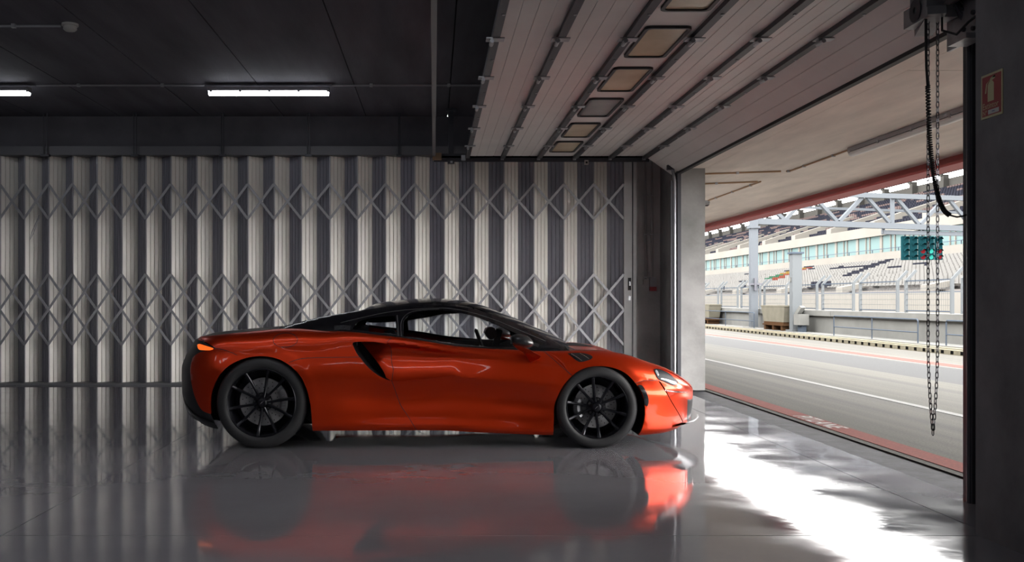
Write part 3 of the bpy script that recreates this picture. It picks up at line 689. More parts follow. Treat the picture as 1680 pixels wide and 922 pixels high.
# seats: the ones nearest the pillar singly, the rest as uncountable rows
def seat_geo(m, x, y, z):
    m.box(x+.18, x+.52, y-.21, y+.21, z+.32, z+.40); m.box(x+.48, x+.56, y-.21, y+.21, z+.36, z+.80)
sm = {}
for nm, mm in (('navy',M_NAVY),('pink',M_PINK),('white',M_WSEAT)):
    b = MB(); seat_geo(b, 0, 0, 0); me = b.mesh('stadium_seat'); me.materials.append(mm); sm[nm] = me
rest = {}
def vnoise(a, b, s):
    def hsh(i, j): return (math.sin(i*127.1+j*311.7+s*17.3)*43758.5453) % 1
    i, j = math.floor(a), math.floor(b); u, v = a-i, b-j; u = u*u*(3-2*u); v = v*v*(3-2*v)
    return (hsh(i,j)*(1-u)+hsh(i+1,j)*u)*(1-v) + (hsh(i,j+1)*(1-u)+hsh(i+1,j+1)*u)*v
cand = []
for tier, (X0, Z0, DX, DZ, n) in (('upper',(UX0,UZ0,UDX,UDZ,NU)), ('lower',(LX0,LZ0,LDX,LDZ,NL))):
    for r in range(1, n):
        y = YA+4
        while y < YZ-4:
            y += .56
            x = X0+DX*r; px = 712+1633*x/y
            if px > 1640 or px < 1150: continue
            if tier == 'upper':
                if r <= 8 and ((y-62) % 10.2) < 1.6: continue
                v = vnoise(y*.35+r*.9, r*.55, 1)
                c = 'navy' if v < .62 else 'pink'
            else:
                if r <= 8 and ((y-56) % 12) < 1.5: continue
                v = vnoise(y*.30+r*.8, r*.8, 2); c = 'navy' if v > .84 else 'white'
                if 72 < y-r*.9 < 74 and r > 3: c = 'navy'
                q = 1200+r*9
                if q < px < q+14 and 4 < r < 12: c = 'green' if r < 8 else 'yellow'
                elif q+14 <= px < q+26 and 4 < r < 12: c = 'red'
            cand.append((tier, c, x, y, Z0+DZ*r, px))
single = {'upper': 0, 'lower': 0}
cand.sort(key=lambda s: -s[5] if s[5] < 1587 else 0)
for tier, c, x, y, z, px in cand:
    if px < 1587 and single[tier] < 148 and c in sm and not (tier == 'lower' and z < 2.2):
        single[tier] += 1
        o = link('stadium_seat', sm[c], None, None, (x, y, z))
        tag(o, f'small {c if c != "pink" else "pink"} plastic seat in the {tier} grandstand tier next to the pillar', 'seat', f'{c} seats of the {tier} tier near the pillar')
    else:
        rest.setdefault((tier, c), MB()); seat_geo(rest[(tier, c)], x, y, z)
mm = {'navy': M_NAVY, 'pink': M_PINK, 'white': M_WSEAT, 'green': M_GSEAT, 'yellow': M_YSEAT, 'red': M_RSEAT}
for (tier, c), b in rest.items():
    o = b.build('seat_rows', mm[c]); tag(o, f'distant rows of {c if c != "pink" else "pale pink"} seats in the {tier} tier of the grandstand', 'seats', kind='stuff')
# ================================================================ sports car
def paint():
    m = bpy.data.materials.new('orange_red_paint'); m.use_nodes = True; nt = m.node_tree; b = nt.nodes['Principled BSDF']; L = nt.links
    b.inputs['Base Color'].default_value = (.60,.036,.003,1); b.inputs['Metallic'].default_value = .75; b.inputs['Roughness'].default_value = .33
    b.inputs['Coat Weight'].default_value = .3; b.inputs['Coat Roughness'].default_value = .04
    return m
M_PAINT = paint()
M_GLOSSK = mat('gloss_black', (.008,.008,.010), rough=.18, coat=.6)
M_SATK = mat('satin_black', (.014,.014,.016), rough=.42)
M_CARB = mat('carbon_black', (.02,.02,.022), rough=.3, coat=.5)
M_TYRE = mat('tyre_rubber', (.018,.018,.020), rough=.62)
M_RIM = mat('wheel_black', (.012,.012,.016), rough=.28, metal=.5)
M_DISC = mat('brake_disc', (.34,.34,.35), rough=.45, metal=.3)
M_CALI = mat('caliper_grey', (.16,.16,.17), rough=.4, metal=.6)
M_CABIN = mat('cabin_grey', (.035,.035,.04), rough=.6)
M_DUCT = mat('duct_black', (.006,.006,.007), rough=.9, spec=.1)
M_LAMP = mat('tail_lamp', (.6,.10,.01), rough=.3, emit=(1.0,.16,.02), estr=.9)
M_LED = mat('white_lens', (.30,.31,.33), rough=.2, coat=.5)
M_CHROME = mat('bright_trim', (.6,.6,.62), rough=.15, metal=.9)
M_CGLASS = glass_mat('car_glass', (.90,.92,.94))
M_WGLASS = glass_mat('windscreen_glass', (.22,.26,.27))
M_QGLASS = glass_mat('quarter_glass', (.80,.83,.88))
CY = 8.75
car = thing('sports_car', 'low orange-red mid-engined sports car with black roof and black wheels, side on', 'car', (0, CY, 0))
# ---- body surface tables (x forward, z up, w half width)
zt_f = pchip([-2.15,-2.04,-1.938,-1.906,-1.817,-1.698,-1.594,-1.475,-1.371,-1.222,-1.103,-.984,-.851,-.687,-.477,-.325,-.131,0,.129,.302,.475,.613,.80,.90,1.018,1.192,1.311,1.402,1.507,1.598,1.703,1.848,1.962,2.052,2.128,2.176,2.27],
             [.80,.83,.856,.872,.881,.894,.906,.918,.927,.939,.940,.932,.922,.917,.895,.878,.852,.83,.809,.791,.780,.774,.765,.761,.762,.765,.765,.757,.740,.715,.677,.630,.578,.525,.475,.437,.36])
zb_f = pchip([-2.15,-2.11,-2.05,-1.92,-1.84,-1.68,-.96,.04,.38,.95,1.61,1.845,1.977,2.048,2.2,2.27],[.45,.37,.312,.231,.183,.153,.14,.137,.12,.104,.103,.113,.134,.16,.17,.18])
zc_f = pchip([-2.15,-1.7,-1.2,-.9,-.331,-.267,-.181,-.044,.128,.299,.453,.573,.724,.9,1.1,1.3,1.7,2.0,2.15,2.27],[.58,.58,.60,.56,.535,.532,.539,.552,.575,.595,.612,.619,.612,.585,.54,.50,.45,.38,.32,.27])
wm_f = pchip([-2.15,-1.8,-1.356,-.95,-.5,0,.5,.9,1.283,1.7,2.0,2.27],[.92,.945,.965,.955,.935,.915,.915,.938,.955,.95,.93,.91])
h4_f = pchip([-2.15,-1.9,-1.356,-1.0,-.7,-.45,0,.3,.6,.8,1.0,1.283,1.7,2.0,2.15,2.27],[.07,.10,.17,.15,.09,.06,.05,.065,.085,.10,.12,.15,.13,.08,.05,.03])
wt_f = pchip([-2.15,-1.8,-1.356,-1.0,-.7,-.45,0,.5,.8,1.0,1.283,1.7,2.0,2.27],[.74,.77,.75,.77,.80,.815,.812,.808,.80,.77,.75,.76,.75,.74])
w4_f = pchip([-2.15,-1.8,-1.356,-1.0,-.7,-.45,0,.5,.8,1.0,1.283,1.7,2.0,2.27],[.85,.90,.925,.915,.892,.876,.868,.868,.875,.895,.905,.90,.86,.84])
tuck_f = pchip([-2.15,-1.0,-.8,-.4,.3,.8,1.1,1.5,2.27],[.0,.0,.008,.032,.04,.03,.005,.0,.0])
def sec(x):
    zt, zb = zt_f(x), zb_f(x); zc = zc_f(x); h4 = min(h4_f(x), .45*(zt-zb)); z4 = zt-h4; zc = min(zc, zb+.72*(z4-zb))
    wm = wm_f(x); tk = tuck_f(x)
    return zb, zt, zc, z4, pchip([zb, zb+.10*(zc-zb), zb+.28*(zc-zb), zb+.62*(zc-zb), zc, z4], [wm-.045, wm-.012, wm-.006-tk*.25, wm-.004-tk, wm, max(w4_f(x), wt_f(x)+.012)]), wt_f(x), max(w4_f(x), wt_f(x)+.012)
_cache = {}
def secc(x):
    k = round(x, 4)
    if k not in _cache: _cache[k] = sec(k)
    return _cache[k]
xef = pchip([.1,.2,.3,.43,.5,.8],[2.17,2.205,2.22,2.238,2.243,2.245])
xer = pchip([.15,.3,.45,.6,.7,.82,.9],[-2.05,-2.13,-2.15,-2.15,-2.12,-2.05,-2.03])
NEXP = 2.3
def taper(x, z):
    if x > 1.5:
        t = min(1, (x-1.5)/(xef(z)-1.5)); return max(0, 1-t**NEXP)**(1/NEXP)
    if x < -1.62:
        t = min(1, (-1.62-x)/(-1.62-xer(z))); return max(0, 1-t**NEXP)**(1/NEXP)
    return 1.0
RH = (-1.356,.36); FH = (1.283,.322)
def scoop(x, z, zc, deep=1.0):
    if x < -.72 or x > .62: return 0
    zu = .836 + (x+.629)*(-.045) if x < -.371 else pchip([-.371,-.216,-.044,.162,.62],[.825,.811,.785,.757,.70])(x)
    if z <= zc or z >= zu: return 0
    q = (z-zc)/(zu-zc)
    A = .125*deep*(1-sstep(-.30,.60,x))
    return A*2.2*(q**.85)*((1-q)**.50)*.8
def w_at(x, z, sc=True):
    zb, zt, zc, z4, pf, wt, w4 = secc(x)
    z = min(max(z, zb), zt)
    if z <= z4: w = pf(z)
    else: w = wt + (w4-wt)*math.sqrt(max(0, 1-((z-z4)/(zt-z4))**2))
    # wheel arch lips stand slightly proud
    for (hx, hz), R in ((RH,.395),(FH,.365)):
        d = math.hypot(x-hx, z-hz)-R
        if -.05 < d < .09 and z > .2: w += .004*(1-sstep(.03,.075,d))
    if sc: w -= scoop(x, z, zc)
    if z < zc: w -= .032*(1-math.exp(-(zc-z)/.04))*sstep(-1.0,-.35,x)*(1-sstep(.45,1.0,x))*sstep(zb,zb+.12,z)
    # stepped corner of the front bumper, forward of the slanting edge
    if x > 1.7 and z < .56:
        xd = pchip([.1,.174,.266,.369,.45,.531,.6],[2.06,2.023,1.954,1.88,1.828,1.777,1.72])(z)
        w -= .045*sstep(0,.016,x-xd)*(1-sstep(.40,.47,z))
    return w*taper(x, z)
def s_of(x, z):
    zb, zt, zc, z4, pf, wt, w4 = secc(x)
    if z <= z4: return z
    R = max(zt-z4, w4-wt)
    return z4 + R*math.asin(min(1, (z-z4)/(zt-z4)))
def z_of(x, s):
    zb, zt, zc, z4, pf, wt, w4 = secc(x)
    if s <= z4: return s
    R = max(zt-z4, w4-wt); th = min(math.pi/2, (s-z4)/R)
    return z4 + (zt-z4)*math.sin(th)
def ztop(x): return zt_f(x)-1e-5
# ---- 2D outline helpers
def smooth(P, step=.014):
    if len(P) < 3:
        (a, b), (c, d) = P[0], P[-1]; n = max(1, int(math.hypot(c-a, d-b)/step)); return [(a+(c-a)*k/n, b+(d-b)*k/n) for k in range(n+1)]
    P = [Vector((p[0], p[1], 0)) for p in P]; out = []
    for i in range(len(P)-1):
        p0, p1, p2, p3 = P[max(i-1,0)], P[i], P[i+1], P[min(i+2,len(P)-1)]
        n = max(1, int((p2-p1).length/step))
        for k in range(n):
            s = k/n; q = .5*((2*p1)+(p2-p0)*s+(2*p0-5*p1+4*p2-p3)*s*s+(3*p1-p0-3*p2+p3)*s**3); out.append((q.x, q.y))
    out.append((P[-1].x, P[-1].y)); return out
def topedge(x0, x1, step=.02):
    n = max(2, int(abs(x1-x0)/step)); return [(x0+(x1-x0)*k/n, ztop(x0+(x1-x0)*k/n)) for k in range(n+1)]
def botedge(x0, x1, step=.03):
    n = max(2, int(abs(x1-x0)/step)); return [(x0+(x1-x0)*k/n, zb_f(x0+(x1-x0)*k/n)) for k in range(n+1)]
def loop(*segs):
    o = []
    for s in segs:
        for p in s:
            if not o or math.hypot(p[0]-o[-1][0], p[1]-o[-1][1]) > .0025: o.append(p)
    if math.hypot(o[0][0]-o[-1][0], o[0][1]-o[-1][1]) < .0025: o.pop()
    return o
def inside(poly, x, y):
    c = False; n = len(poly); j = n-1
    for i in range(n):
        xi, yi = poly[i]; xj, yj = poly[j]
        if (yi > y) != (yj > y) and x < (xj-xi)*(y-yi)/(yj-yi)+xi: c = not c
        j = i
    return c
def cdt(outer, holes, sp, xs_extra=(), lines=()):
    A = np.array(outer)
    V = [Vector(p) for p in outer]; E = [(i, (i+1) % len(outer)) for i in range(len(outer))]
    allp = list(outer)
    for h in holes:
        b = len(V); V += [Vector(p) for p in h]; E += [(b+i, b+(i+1) % len(h)) for i in range(len(h))]; allp += h
    for ln in lines:
        b = len(V); V += [Vector(p) for p in ln]; E += [(b+i, b+i+1) for i in range(len(ln)-1)]; allp += ln
    B = np.array(allp)
    x0, y0 = A.min(0); x1, y1 = A.max(0)
    gx = list(np.arange(x0+sp*.5, x1, sp)); gx += [x for x in xs_extra if x0 < x < x1]
    row = 0
    for y in np.arange(y0+sp*.4, y1, sp*.8):
        row += 1
        for x in gx:
            if inside(outer, x, y) and not any(inside(h, x, y) for h in holes):
                if ((B[:,0]-x)**2+(B[:,1]-y)**2).min() > (sp*.42)**2: V.append(Vector((x, y)))
    r = delaunay_2d_cdt(V, E, [], 0, 1e-6)
    vs, fs = r[0], r[2]; out = []
    for f in fs:
        cx = sum(vs[i].x for i in f)/3; cy = sum(vs[i].y for i in f)/3
        if inside(outer, cx, cy) and not any(inside(h, cx, cy) for h in holes): out.append(tuple(f))
    return [(v.x, v.y) for v in vs], out
XF = [2.0+.012*k for k in range(22)] + [2.235+.004*k for k in range(9)] + [-1.95-.012*k for k in range(15)] + [-2.12-.004*k for k in range(8)]
def put(name, verts, faces, m, parent, sides=(-1,1), rim=0.0, label=None):
    """builds the surface on both flanks of the car; verts are (x, w, z)"""
    res = []
    for s in sides:
        me = bpy.data.meshes.new(name)
        V = [(x, s*w, z) for x, w, z in verts]; Fc = [f if s < 0 else f[::-1] for f in faces]
        bm = bmesh.new(); bv = [bm.verts.new(v) for v in V]
        for f in Fc:
            try: bm.faces.new([bv[i] for i in f])
            except ValueError: pass
        for v in [v for v in bm.verts if not v.link_faces]: bm.verts.remove(v)
        # make normals point outwards
        sm_ = sum(f.normal.y*f.calc_area() for f in bm.faces) if (bm.normal_update() or True) else 0
        if sm_*s < 0: bmesh.ops.reverse_faces(bm, faces=bm.faces[:])
        if rim:
            be = [e for e in bm.edges if len(e.link_faces) == 1]
            g = bmesh.ops.extrude_edge_only(bm, edges=be)
            for v in [q for q in g['geom'] if isinstance(q, bmesh.types.BMVert)]: v.co.y -= s*rim
            bm.normal_update()
        bm.to_mesh(me); bm.free()
        me.polygons.foreach_set('use_smooth', [True]*len(me.polygons))
        try: me.set_sharp_from_angle(angle=math.radians(42))
        except Exception: pass
        o = link(name, me, m, parent); res.append(o)
        if label: o['label'] = label
    return res
def panel(name, outer, m, holes=(), sp=.024, off=0.0, sc=True, rim=.012, parent=None, sides=(-1,1), label=None, offf=None, lines=()):
    l2 = [[(x, s_of(x, z)) for x, z in l] for l in lines]
    o2 = [(x, s_of(x, z)) for x, z in outer]; h2 = [[(x, s_of(x, z)) for x, z in h] for h in holes]
    V, Fc = cdt(o2, h2, sp, XF, l2)
    vv = []
    for x, s in V:
        z = z_of(x, s); w = w_at(x, z, sc) + off
        if offf: w += offf(x, z)
        vv.append((x, w, z))
    return put(name, vv, Fc, m, parent or car, sides, rim, label)
def seam(name, pts, parent, width=.0045, off=.0012, m=None, sc=True):
    P = smooth(pts, .02); rows = []
    for i, (x, z) in enumerate(P):
        a, b = P[max(i-1,0)], P[min(i+1,len(P)-1)]; dx, dz = b[0]-a[0], b[1]-a[1]; l = math.hypot(dx, dz) or 1; nx, nz = -dz/l*width/2, dx/l*width/2
        rows.append([(x-nx, w_at(x-nx, z-nz, sc)+off, z-nz), (x+nx, w_at(x+nx, z+nz, sc)+off, z+nz)])
    b = MB().quadstrip(rows); return put(name, b.v, b.f, m or M_SATK, parent)
# ---- traced outlines in metres
R_ARCH = smooth([(-1.754,.273),(-1.757,.346),(-1.747,.433),(-1.718,.513),(-1.671,.593),(-1.601,.658),(-1.514,.702),(-1.413,.726),(-1.311,.726),(-1.209,.702),(-1.122,.651),(-1.049,.578),(-.999,.477),(-.97,.36),(-.958,.259),(-.955,.1402)])
F_ARCH = smooth([(.94,.1045),(.94,.179),(.945,.317),(.967,.404),(1.01,.491),(1.075,.564),(1.148,.615),(1.235,.644),(1.322,.648),(1.409,.636),(1.497,.6),(1.555,.549),(1.598,.491),(1.635,.419),(1.653,.346),(1.656,.259),(1.639,.172),(1.61,.1035)])
iF = min(range(len(F_ARCH)), key=lambda i: math.hypot(F_ARCH[i][0]-1.089, F_ARCH[i][1]-.575)); iB = min(range(len(F_ARCH)), key=lambda i: math.hypot(F_ARCH[i][0]-1.585, F_ARCH[i][1]-.515))
TAILE = smooth([(-1.945,.699),(-1.953,.624),(-1.938,.507),(-1.899,.392),(-1.838,.301),(-1.754,.273)])
T_LOW = smooth([(-1.945,.699),(-1.923,.722),(-1.856,.756),(-1.775,.769),(-1.72,.788)])
T_UP = smooth([(-1.72,.788),(-1.812,.830),(-1.886,.842),(-1.934,.847)])
HOLE_T = smooth([(-.372,.824),(-.473,.838),(-.559,.841),(-.628,.837),(-.641,.831),(-.645,.821)])
HOLE_L = smooth([(-.645,.821),(-.64,.808),(-.61,.748),(-.575,.705),(-.515,.636),(-.447,.581),(-.378,.546),(-.332,.534)])
SHUT_T = smooth([(-.325,ztop(-.325)),(-.355,.853),(-.37,.838),(-.372,.824)])
SHUT_M = smooth([(-.372,.824),(-.343,.782),(-.338,.678),(-.323,.618),(-.332,.534)])
SHUT_B = smooth([(-.332,.534),(-.31,.464),(-.267,.342),(-.208,.254),(-.135,.1385)])
F_SEAM = [(.876,ztop(.876)), F_ARCH[iF]]
B_SEAM = [F_ARCH[iB], (1.66,.535), (1.777,.531)]
DIAG = smooth([(1.777,.531),(1.828,.45),(1.88,.369),(1.954,.266),(2.03,zb_f(2.03))])
SOCK_T = smooth([(1.777,.531),(1.735,.600),(1.745,.626),(1.80,.625),(1.919,.584),(2.04,.517),(2.12,.462),(2.165,.428)])
SOCK_B = smooth([(2.165,.428),(2.096,.428),(2.001,.446),(1.911,.474),(1.777,.531)])
def endf(z0, z1, n=10): return [(xef(z0+(z1-z0)*k/n)-.0005, z0+(z1-z0)*k/n) for k in range(n+1)]
def endr(z0, z1, n=12): return [(xer(z0+(z1-z0)*k/n)+.0005, z0+(z1-z0)*k/n) for k in range(n+1)]
rv = lambda s: list(reversed(s))
XN = 2.2
def zu_of(x): return .836 + (x+.629)*(-.045) if x < -.371 else pchip([-.371,-.216,-.044,.162,.62],[.825,.811,.785,.757,.70])(x)
CREASES = [[(-.318+.015*k, zc_f(-.318+.015*k)) for k in range(62)], [(-.318+.015*k, zu_of(-.318+.015*k)-.0005) for k in range(60)]]
quarter = panel('rear_quarter', loop(topedge(-1.937,-.325), SHUT_T, HOLE_T, HOLE_L, SHUT_B, botedge(-.135,-.955), rv(R_ARCH), rv(TAILE), T_LOW, T_UP), M_PAINT, sc=False, rim=.03)
door = panel('door', loop(topedge(-.325,.876), F_SEAM, rv(F_ARCH[:iF+1]), botedge(.94,-.135), rv(SHUT_B), rv(SHUT_M), rv(SHUT_T)), M_PAINT, sp=.018, lines=CREASES)
fender = panel('front_fender', loop(topedge(.876,XN), [(XN, .43)], [(2.165,.428)], rv(SOCK_T), rv(B_SEAM), rv(F_ARCH[iF:iB+1]), rv(F_SEAM)), M_PAINT, rim=.02)
bumper = panel('front_bumper', loop(B_SEAM, DIAG, botedge(2.03,1.61), rv(F_ARCH[iB:])), M_PAINT, rim=.03)
nose = panel('nose', loop(SOCK_B[:1], endf(.42,.19), botedge(2.2,2.045), rv([(x+.016, z) for x, z in DIAG]), rv(SOCK_B)), M_PAINT, sp=.02)
nose2 = panel('nose', loop(topedge(XN,2.236,.006), [(2.2375,.43-.01)], [(2.2375,.42),(2.165,.428),(XN,.43)]), M_PAINT, sp=.012, rim=0)
rearb = panel('rear_bumper', loop(rv(T_UP), topedge(-1.937,-2.03), endr(.80,.46), botedge(-2.14,-1.70), [(-1.72,.2)], rv(R_ARCH[:1]), rv(TAILE), T_LOW), M_SATK, rim=0)
socket = panel('headlight_bucket', loop(SOCK_T, SOCK_B), M_PAINT, sp=.016, rim=.02, offf=lambda x, z: -.012)
HL = loop(smooth([(1.752,.611),(1.758,.620),(1.775,.622),(1.835,.607),(1.902,.570),(1.954,.527),(1.976,.503),(1.954,.487),(1.916,.487),(1.835,.520),(1.795,.533),(1.772,.560),(1.752,.611)]))
lamp = panel('headlight', HL, mat('lamp_black', (.012,.012,.015), rough=.4, spec=.15), sp=.014, rim=.012, offf=lambda x, z: -.004)
LB = loop(smooth([(1.80,.541),(1.86,.520),(1.93,.492),(1.962,.496),(1.95,.510),(1.87,.535),(1.81,.549),(1.80,.541)]))
panel('led_strip', LB, M_LED, sp=.01, rim=0, off=-.001, parent=lamp[0], sides=(-1,)); panel('led_strip', LB, M_LED, sp=.01, rim=0, off=-.001, parent=lamp[1], sides=(1,))
LC = loop(smooth([(1.760,.607),(1.772,.615),(1.785,.600),(1.79,.575),(1.782,.566),(1.768,.580),(1.760,.607)]))
panel('led_lens', LC, M_LED, sp=.008, rim=0, off=-.001, parent=lamp[0], sides=(-1,)); panel('led_lens', LC, M_LED, sp=.008, rim=0, off=-.001, parent=lamp[1], sides=(1,))
DR = loop(smooth([(1.834,.456),(1.95,.437),(2.08,.416),(2.085,.411),(1.95,.427),(1.836,.450),(1.834,.456)]))
panel('daytime_light', DR, M_CHROME, sp=.01, rim=0, off=.004)
GR = loop([(2.075,.355),(2.17,.345),(2.205,.30),(2.225,.20),(2.085,.172),(2.08,.25)])
gill = panel('front_grille', GR, M_SATK, sp=.015, rim=0, off=.003)
for s_, gl_ in ((-1,gill[0]),(1,gill[1])):
    FR = [(1.905,.372),(2.03,.372),(2.05,.362),(2.06,.31),(2.066,.20)]
    rows = [[(x-.006, w_at(x-.006,z-.004)+.004, z-.004), (x+.006, w_at(x+.006,z+.004)+.004, z+.004)] for x, z in smooth(FR,.015)]
    b = MB().quadstrip(rows); put('intake_frame', b.v, b.f, M_PAINT, gl_, sides=(s_,))
# splitter blade across the chin
b = MB(); rows = []
for k in range(-16, 17):
    w = .80*k/16; xx = 2.262-.26*abs(w/.80)**2.2
    rows.append([(xx-.16, w, .135), (xx, w, .175), (xx+.012, w, .190), (xx-.015, w, .192), (xx-.16, w, .155)])
b.quadstrip(rows, True).build('splitter', M_CHROME, car, smooth=True)
# tail lamp, its surround, rear light seam
TL = loop(smooth([(-1.913,.806),(-1.885,.816),(-1.80,.802),(-1.741,.786),(-1.77,.772),(-1.83,.770),(-1.885,.774),(-1.913,.806)]))
panel('tail_light', TL, M_LAMP, sp=.012, rim=0, off=.005, label='glowing orange tail light')
for k in range(3):
    DF = [(-2.06+.05*k,.33-.03*k),(-1.99+.06*k,.245-.02*k),(-1.90+.05*k,.21-.015*k)]
    seam('diffuser_fin', DF, car, width=.012, off=.004, m=M_CARB)
DL = loop(smooth([(-2.13,.40),(-2.03,.33),(-1.93,.262),(-1.80,.225),(-1.72,.20)]), botedge(-1.70,-2.10))
panel('diffuser', DL, M_CARB, sp=.02, rim=0, off=.02)
# side intake: inner red skin, black duct, lip wall
SKIN = loop(SHUT_M, [(-.372,.552),(-.379,.558)], smooth([(-.379,.558),(-.398,.598),(-.45,.667),(-.527,.754),(-.585,.828)]), smooth([(-.585,.832),(-.559,.836),(-.473,.834),(-.374,.822)]))
panel('intake_skin', SKIN, M_PAINT, sp=.018, rim=0, offf=lambda x, z: -.004-.11*sstep(.0,.24,-.34-x))
for s_ in (-1, 1):
    L_ = HOLE_T + HOLE_L[1:]
    rows = [[(x, w_at(x, z, False), z) for x, z in L_], [(x, w_at(x, z, False)-.03, z) for x, z in L_]]
    b = MB().quadstrip(rows); put('intake_lip', b.v, b.f, M_PAINT, car, sides=(s_,))
    rows = [[(x, w_at(x, z, False)-.03, z) for x, z in L_], [(x+.02, w_at(x, z, False)-.24, z) for x, z in L_]]
    b = MB().quadstrip(rows); put('intake_duct', b.v, b.f, M_DUCT, car, sides=(s_,))
panel('intake_back', loop(HOLE_T, HOLE_L, rv(SHUT_M)), M_DUCT, sp=.05, rim=0, sc=False, off=-.22)
# door handle blade, fuel cap, shut lines
HN = smooth([(-.286,.797),(-.20,.790),(-.113,.781),(-.13,.769),(-.182,.760),(-.251,.769),(-.286,.797)])
hd = panel('door_handle', loop(HN), M_PAINT, sp=.012, rim=.03, offf=lambda x, z: .016)
CP = [(-1.172+.096*math.cos(2*math.pi*k/40), .853+.055*math.sin(2*math.pi*k/40)) for k in range(41)]
seam('fuel_cap', CP, car, sc=False)
seam('shut_line', SHUT_T[1:]+SHUT_M, door[0]); seam('shut_line', SHUT_B, car, sc=False)
seam('shut_line', [F_SEAM[0], ((F_SEAM[0][0]+F_SEAM[1][0])/2, (F_SEAM[0][1]+F_SEAM[1][1])/2), F_SEAM[1]], car)
seam('shut_line', [(-1.72,.788),(-1.639,.772),(-1.545,.735)], car, sc=False)
seam('shut_line', [(-1.138,.679),(-1.08,.7),(-1.022,.711),(-.905,.717),(-.585,.72)], car, sc=False)
seam('shut_line', B_SEAM, car)
# fender vent with two bright fins
VT = loop(smooth([(1.06,.745),(1.088,.748),(1.178,.748),(1.235,.736),(1.258,.716),(1.24,.7),(1.164,.681),(1.129,.69),(1.06,.745)]))
vent = panel('fender_vent', VT, M_SATK, sp=.015, rim=0, off=.003)
for a, b_ in (((1.083,.740),(1.160,.688)),((1.153,.744),(1.219,.702))):
    seam('vent_fin', [a, ((a[0]+b_[0])/2, (a[1]+b_[1])/2+.002), b_], car, width=.010, off=.010, m=M_CARB)
    seam('vent_fin', [(a[0]+.006,a[1]+.004), ((a[0]+b_[0])/2+.006, (a[1]+b_[1])/2+.006), (b_[0]+.006,b_[1]+.004)], car, width=.004, off=.012, m=M_CHROME)
seam('fender_crease', [(.985,.732),(1.05,.70),(1.105,.672)], car, width=.012, off=.004, m=M_PAINT)
# front air deflector beside the wheel
AD = loop(smooth([(1.60,.50),(1.632,.50),(1.665,.45),(1.685,.38),(1.672,.335),(1.65,.35),(1.64,.42),(1.60,.50)]))
panel('air_deflector', AD, M_GLOSSK, sp=.02, rim=.03, off=.008)
# wheel arch liners, underbody
for nm, arch, hub in (('wheel_arch', R_ARCH, RH), ('wheel_arch', F_ARCH, FH)):
    for s_ in (-1, 1):
        rows = [[(x, w_at(min(max(x,-1.9),1.9), z, False)-.004, z) for x, z in arch], [(x+(hub[0]-x)*-.02, .60, z) for x, z in arch], [(hub[0]+(x-hub[0])*.05, .58, hub[1]+(z-hub[1])*.05) for x, z in arch]]
        b = MB().quadstrip(rows); put(nm, b.v, b.f, M_SATK, car, sides=(s_,))
b = MB(); rows = []
for k in range(60):
    x = -2.0+4.05*k/59; wv = 0.86 if not (-1.80 < x < -.93 or .92 < x < 1.68) else .58
    wv *= taper(x, .3); z = zb_f(x)+.012; rows.append([(x, -wv, z), (x, wv, z)])
b.quadstrip(rows).build('underbody', M_SATK, car)
# ---- top surfaces: bonnet, engine deck, tail panel
def deck(name, x0, x1, n, dip, m, wf=None):
    rows = []
    for k in range(n+1):
        x = x0+(x1-x0)*k/n; zt = ztop(x); w = w_at(x, zt); row = []
        for j in range(-12, 13):
            u = j/12; row.append((x, u*w, zt + dip(x)*(1-u*u)**1.5))
        rows.append(row)
    return MB().quadstrip(rows).build(name, m, car, smooth=60)
deck('bonnet', .90, 2.236, 60, lambda x: -.035*sstep(.9,1.2,x)*(1-sstep(1.6,2.1,x)) + .03*sstep(1.9,2.2,x)*(1-sstep(2.18,2.236,x)), M_PAINT)
def bonnet_vent(s_):
    rows = []
    for k in range(13):
        x = 1.08+.42*k/12; zt = ztop(x); w = w_at(x, zt); e = math.sin(math.pi*k/12)**.5; dp = -.035*sstep(.9,1.2,x)*(1-sstep(1.6,2.1,x))
        rows.append([(x, s_*u*w, zt+dp*(1-u*u)**1.5+.003) for u in [.72+(.16*e)*(q/4-.5)*2 for q in range(5)]])
    MB().quadstrip(rows).build('bonnet_vent', M_SATK, car, smooth=60)
bonnet_vent(-1); bonnet_vent(1)
deck('engine_deck', -2.03, -.66, 50, lambda x: .014*(1-sstep(-1.7,-1.2,x)), M_SATK)
# ---- greenhouse
gz_f = pchip([-1.30,-1.183,-1.092,-.941,-.79,-.64,-.5,-.3,-.1,.05,.18,.32,.43,.573,.732,.891,1.0,1.06,1.12],[.945,.967,.990,1.026,1.053,1.077,1.099,1.119,1.127,1.127,1.117,1.096,1.066,1.016,.952,.880,.826,.795,.765])
gw_f = pchip([-1.30,-.8,-.5,-.2,.1,.4,.7,.9,1.05,1.12],[.66,.63,.585,.56,.56,.585,.64,.685,.70,.69])
gm_f = pchip([-1.30,-1.183,-1.0,-.79,-.66,-.60,-.538,-.462,-.274,-.147,.04,.176,.319,.43,.573,.732,.891,1.05,1.146,1.22],[.93,.945,.965,1.00,1.05,1.085,1.125,1.147,1.170,1.180,1.184,1.172,1.151,1.120,1.064,1.001,.929,.861,.813,.770])
def gbase(x): return ztop(x)-.004, wt_f(x)-.004
def g_at(x, z):
    zb_, wb_ = gbase(x); zc_, wc_ = gz_f(x), gw_f(x)
    q = min(1.0, max(0.0, (z-zb_)/max(1e-4, zc_-zb_))); return wb_ + (wc_-wb_)*q + .022*math.sin(math.pi*q)
def gpanel(name, outer, m, holes=(), sp=.026, off=0.0, rim=.0, label=None, sides=(-1,1)):
    V, Fc = cdt(outer, list(holes), sp)
    return put(name, [(x, g_at(x, z)+off, z) for x, z in V], Fc, m, car, sides, rim, label)
def gtop(x0, x1, n=70): return [(x0+(x1-x0)*k/n, gz_f(x0+(x1-x0)*k/n)) for k in range(n+1)]
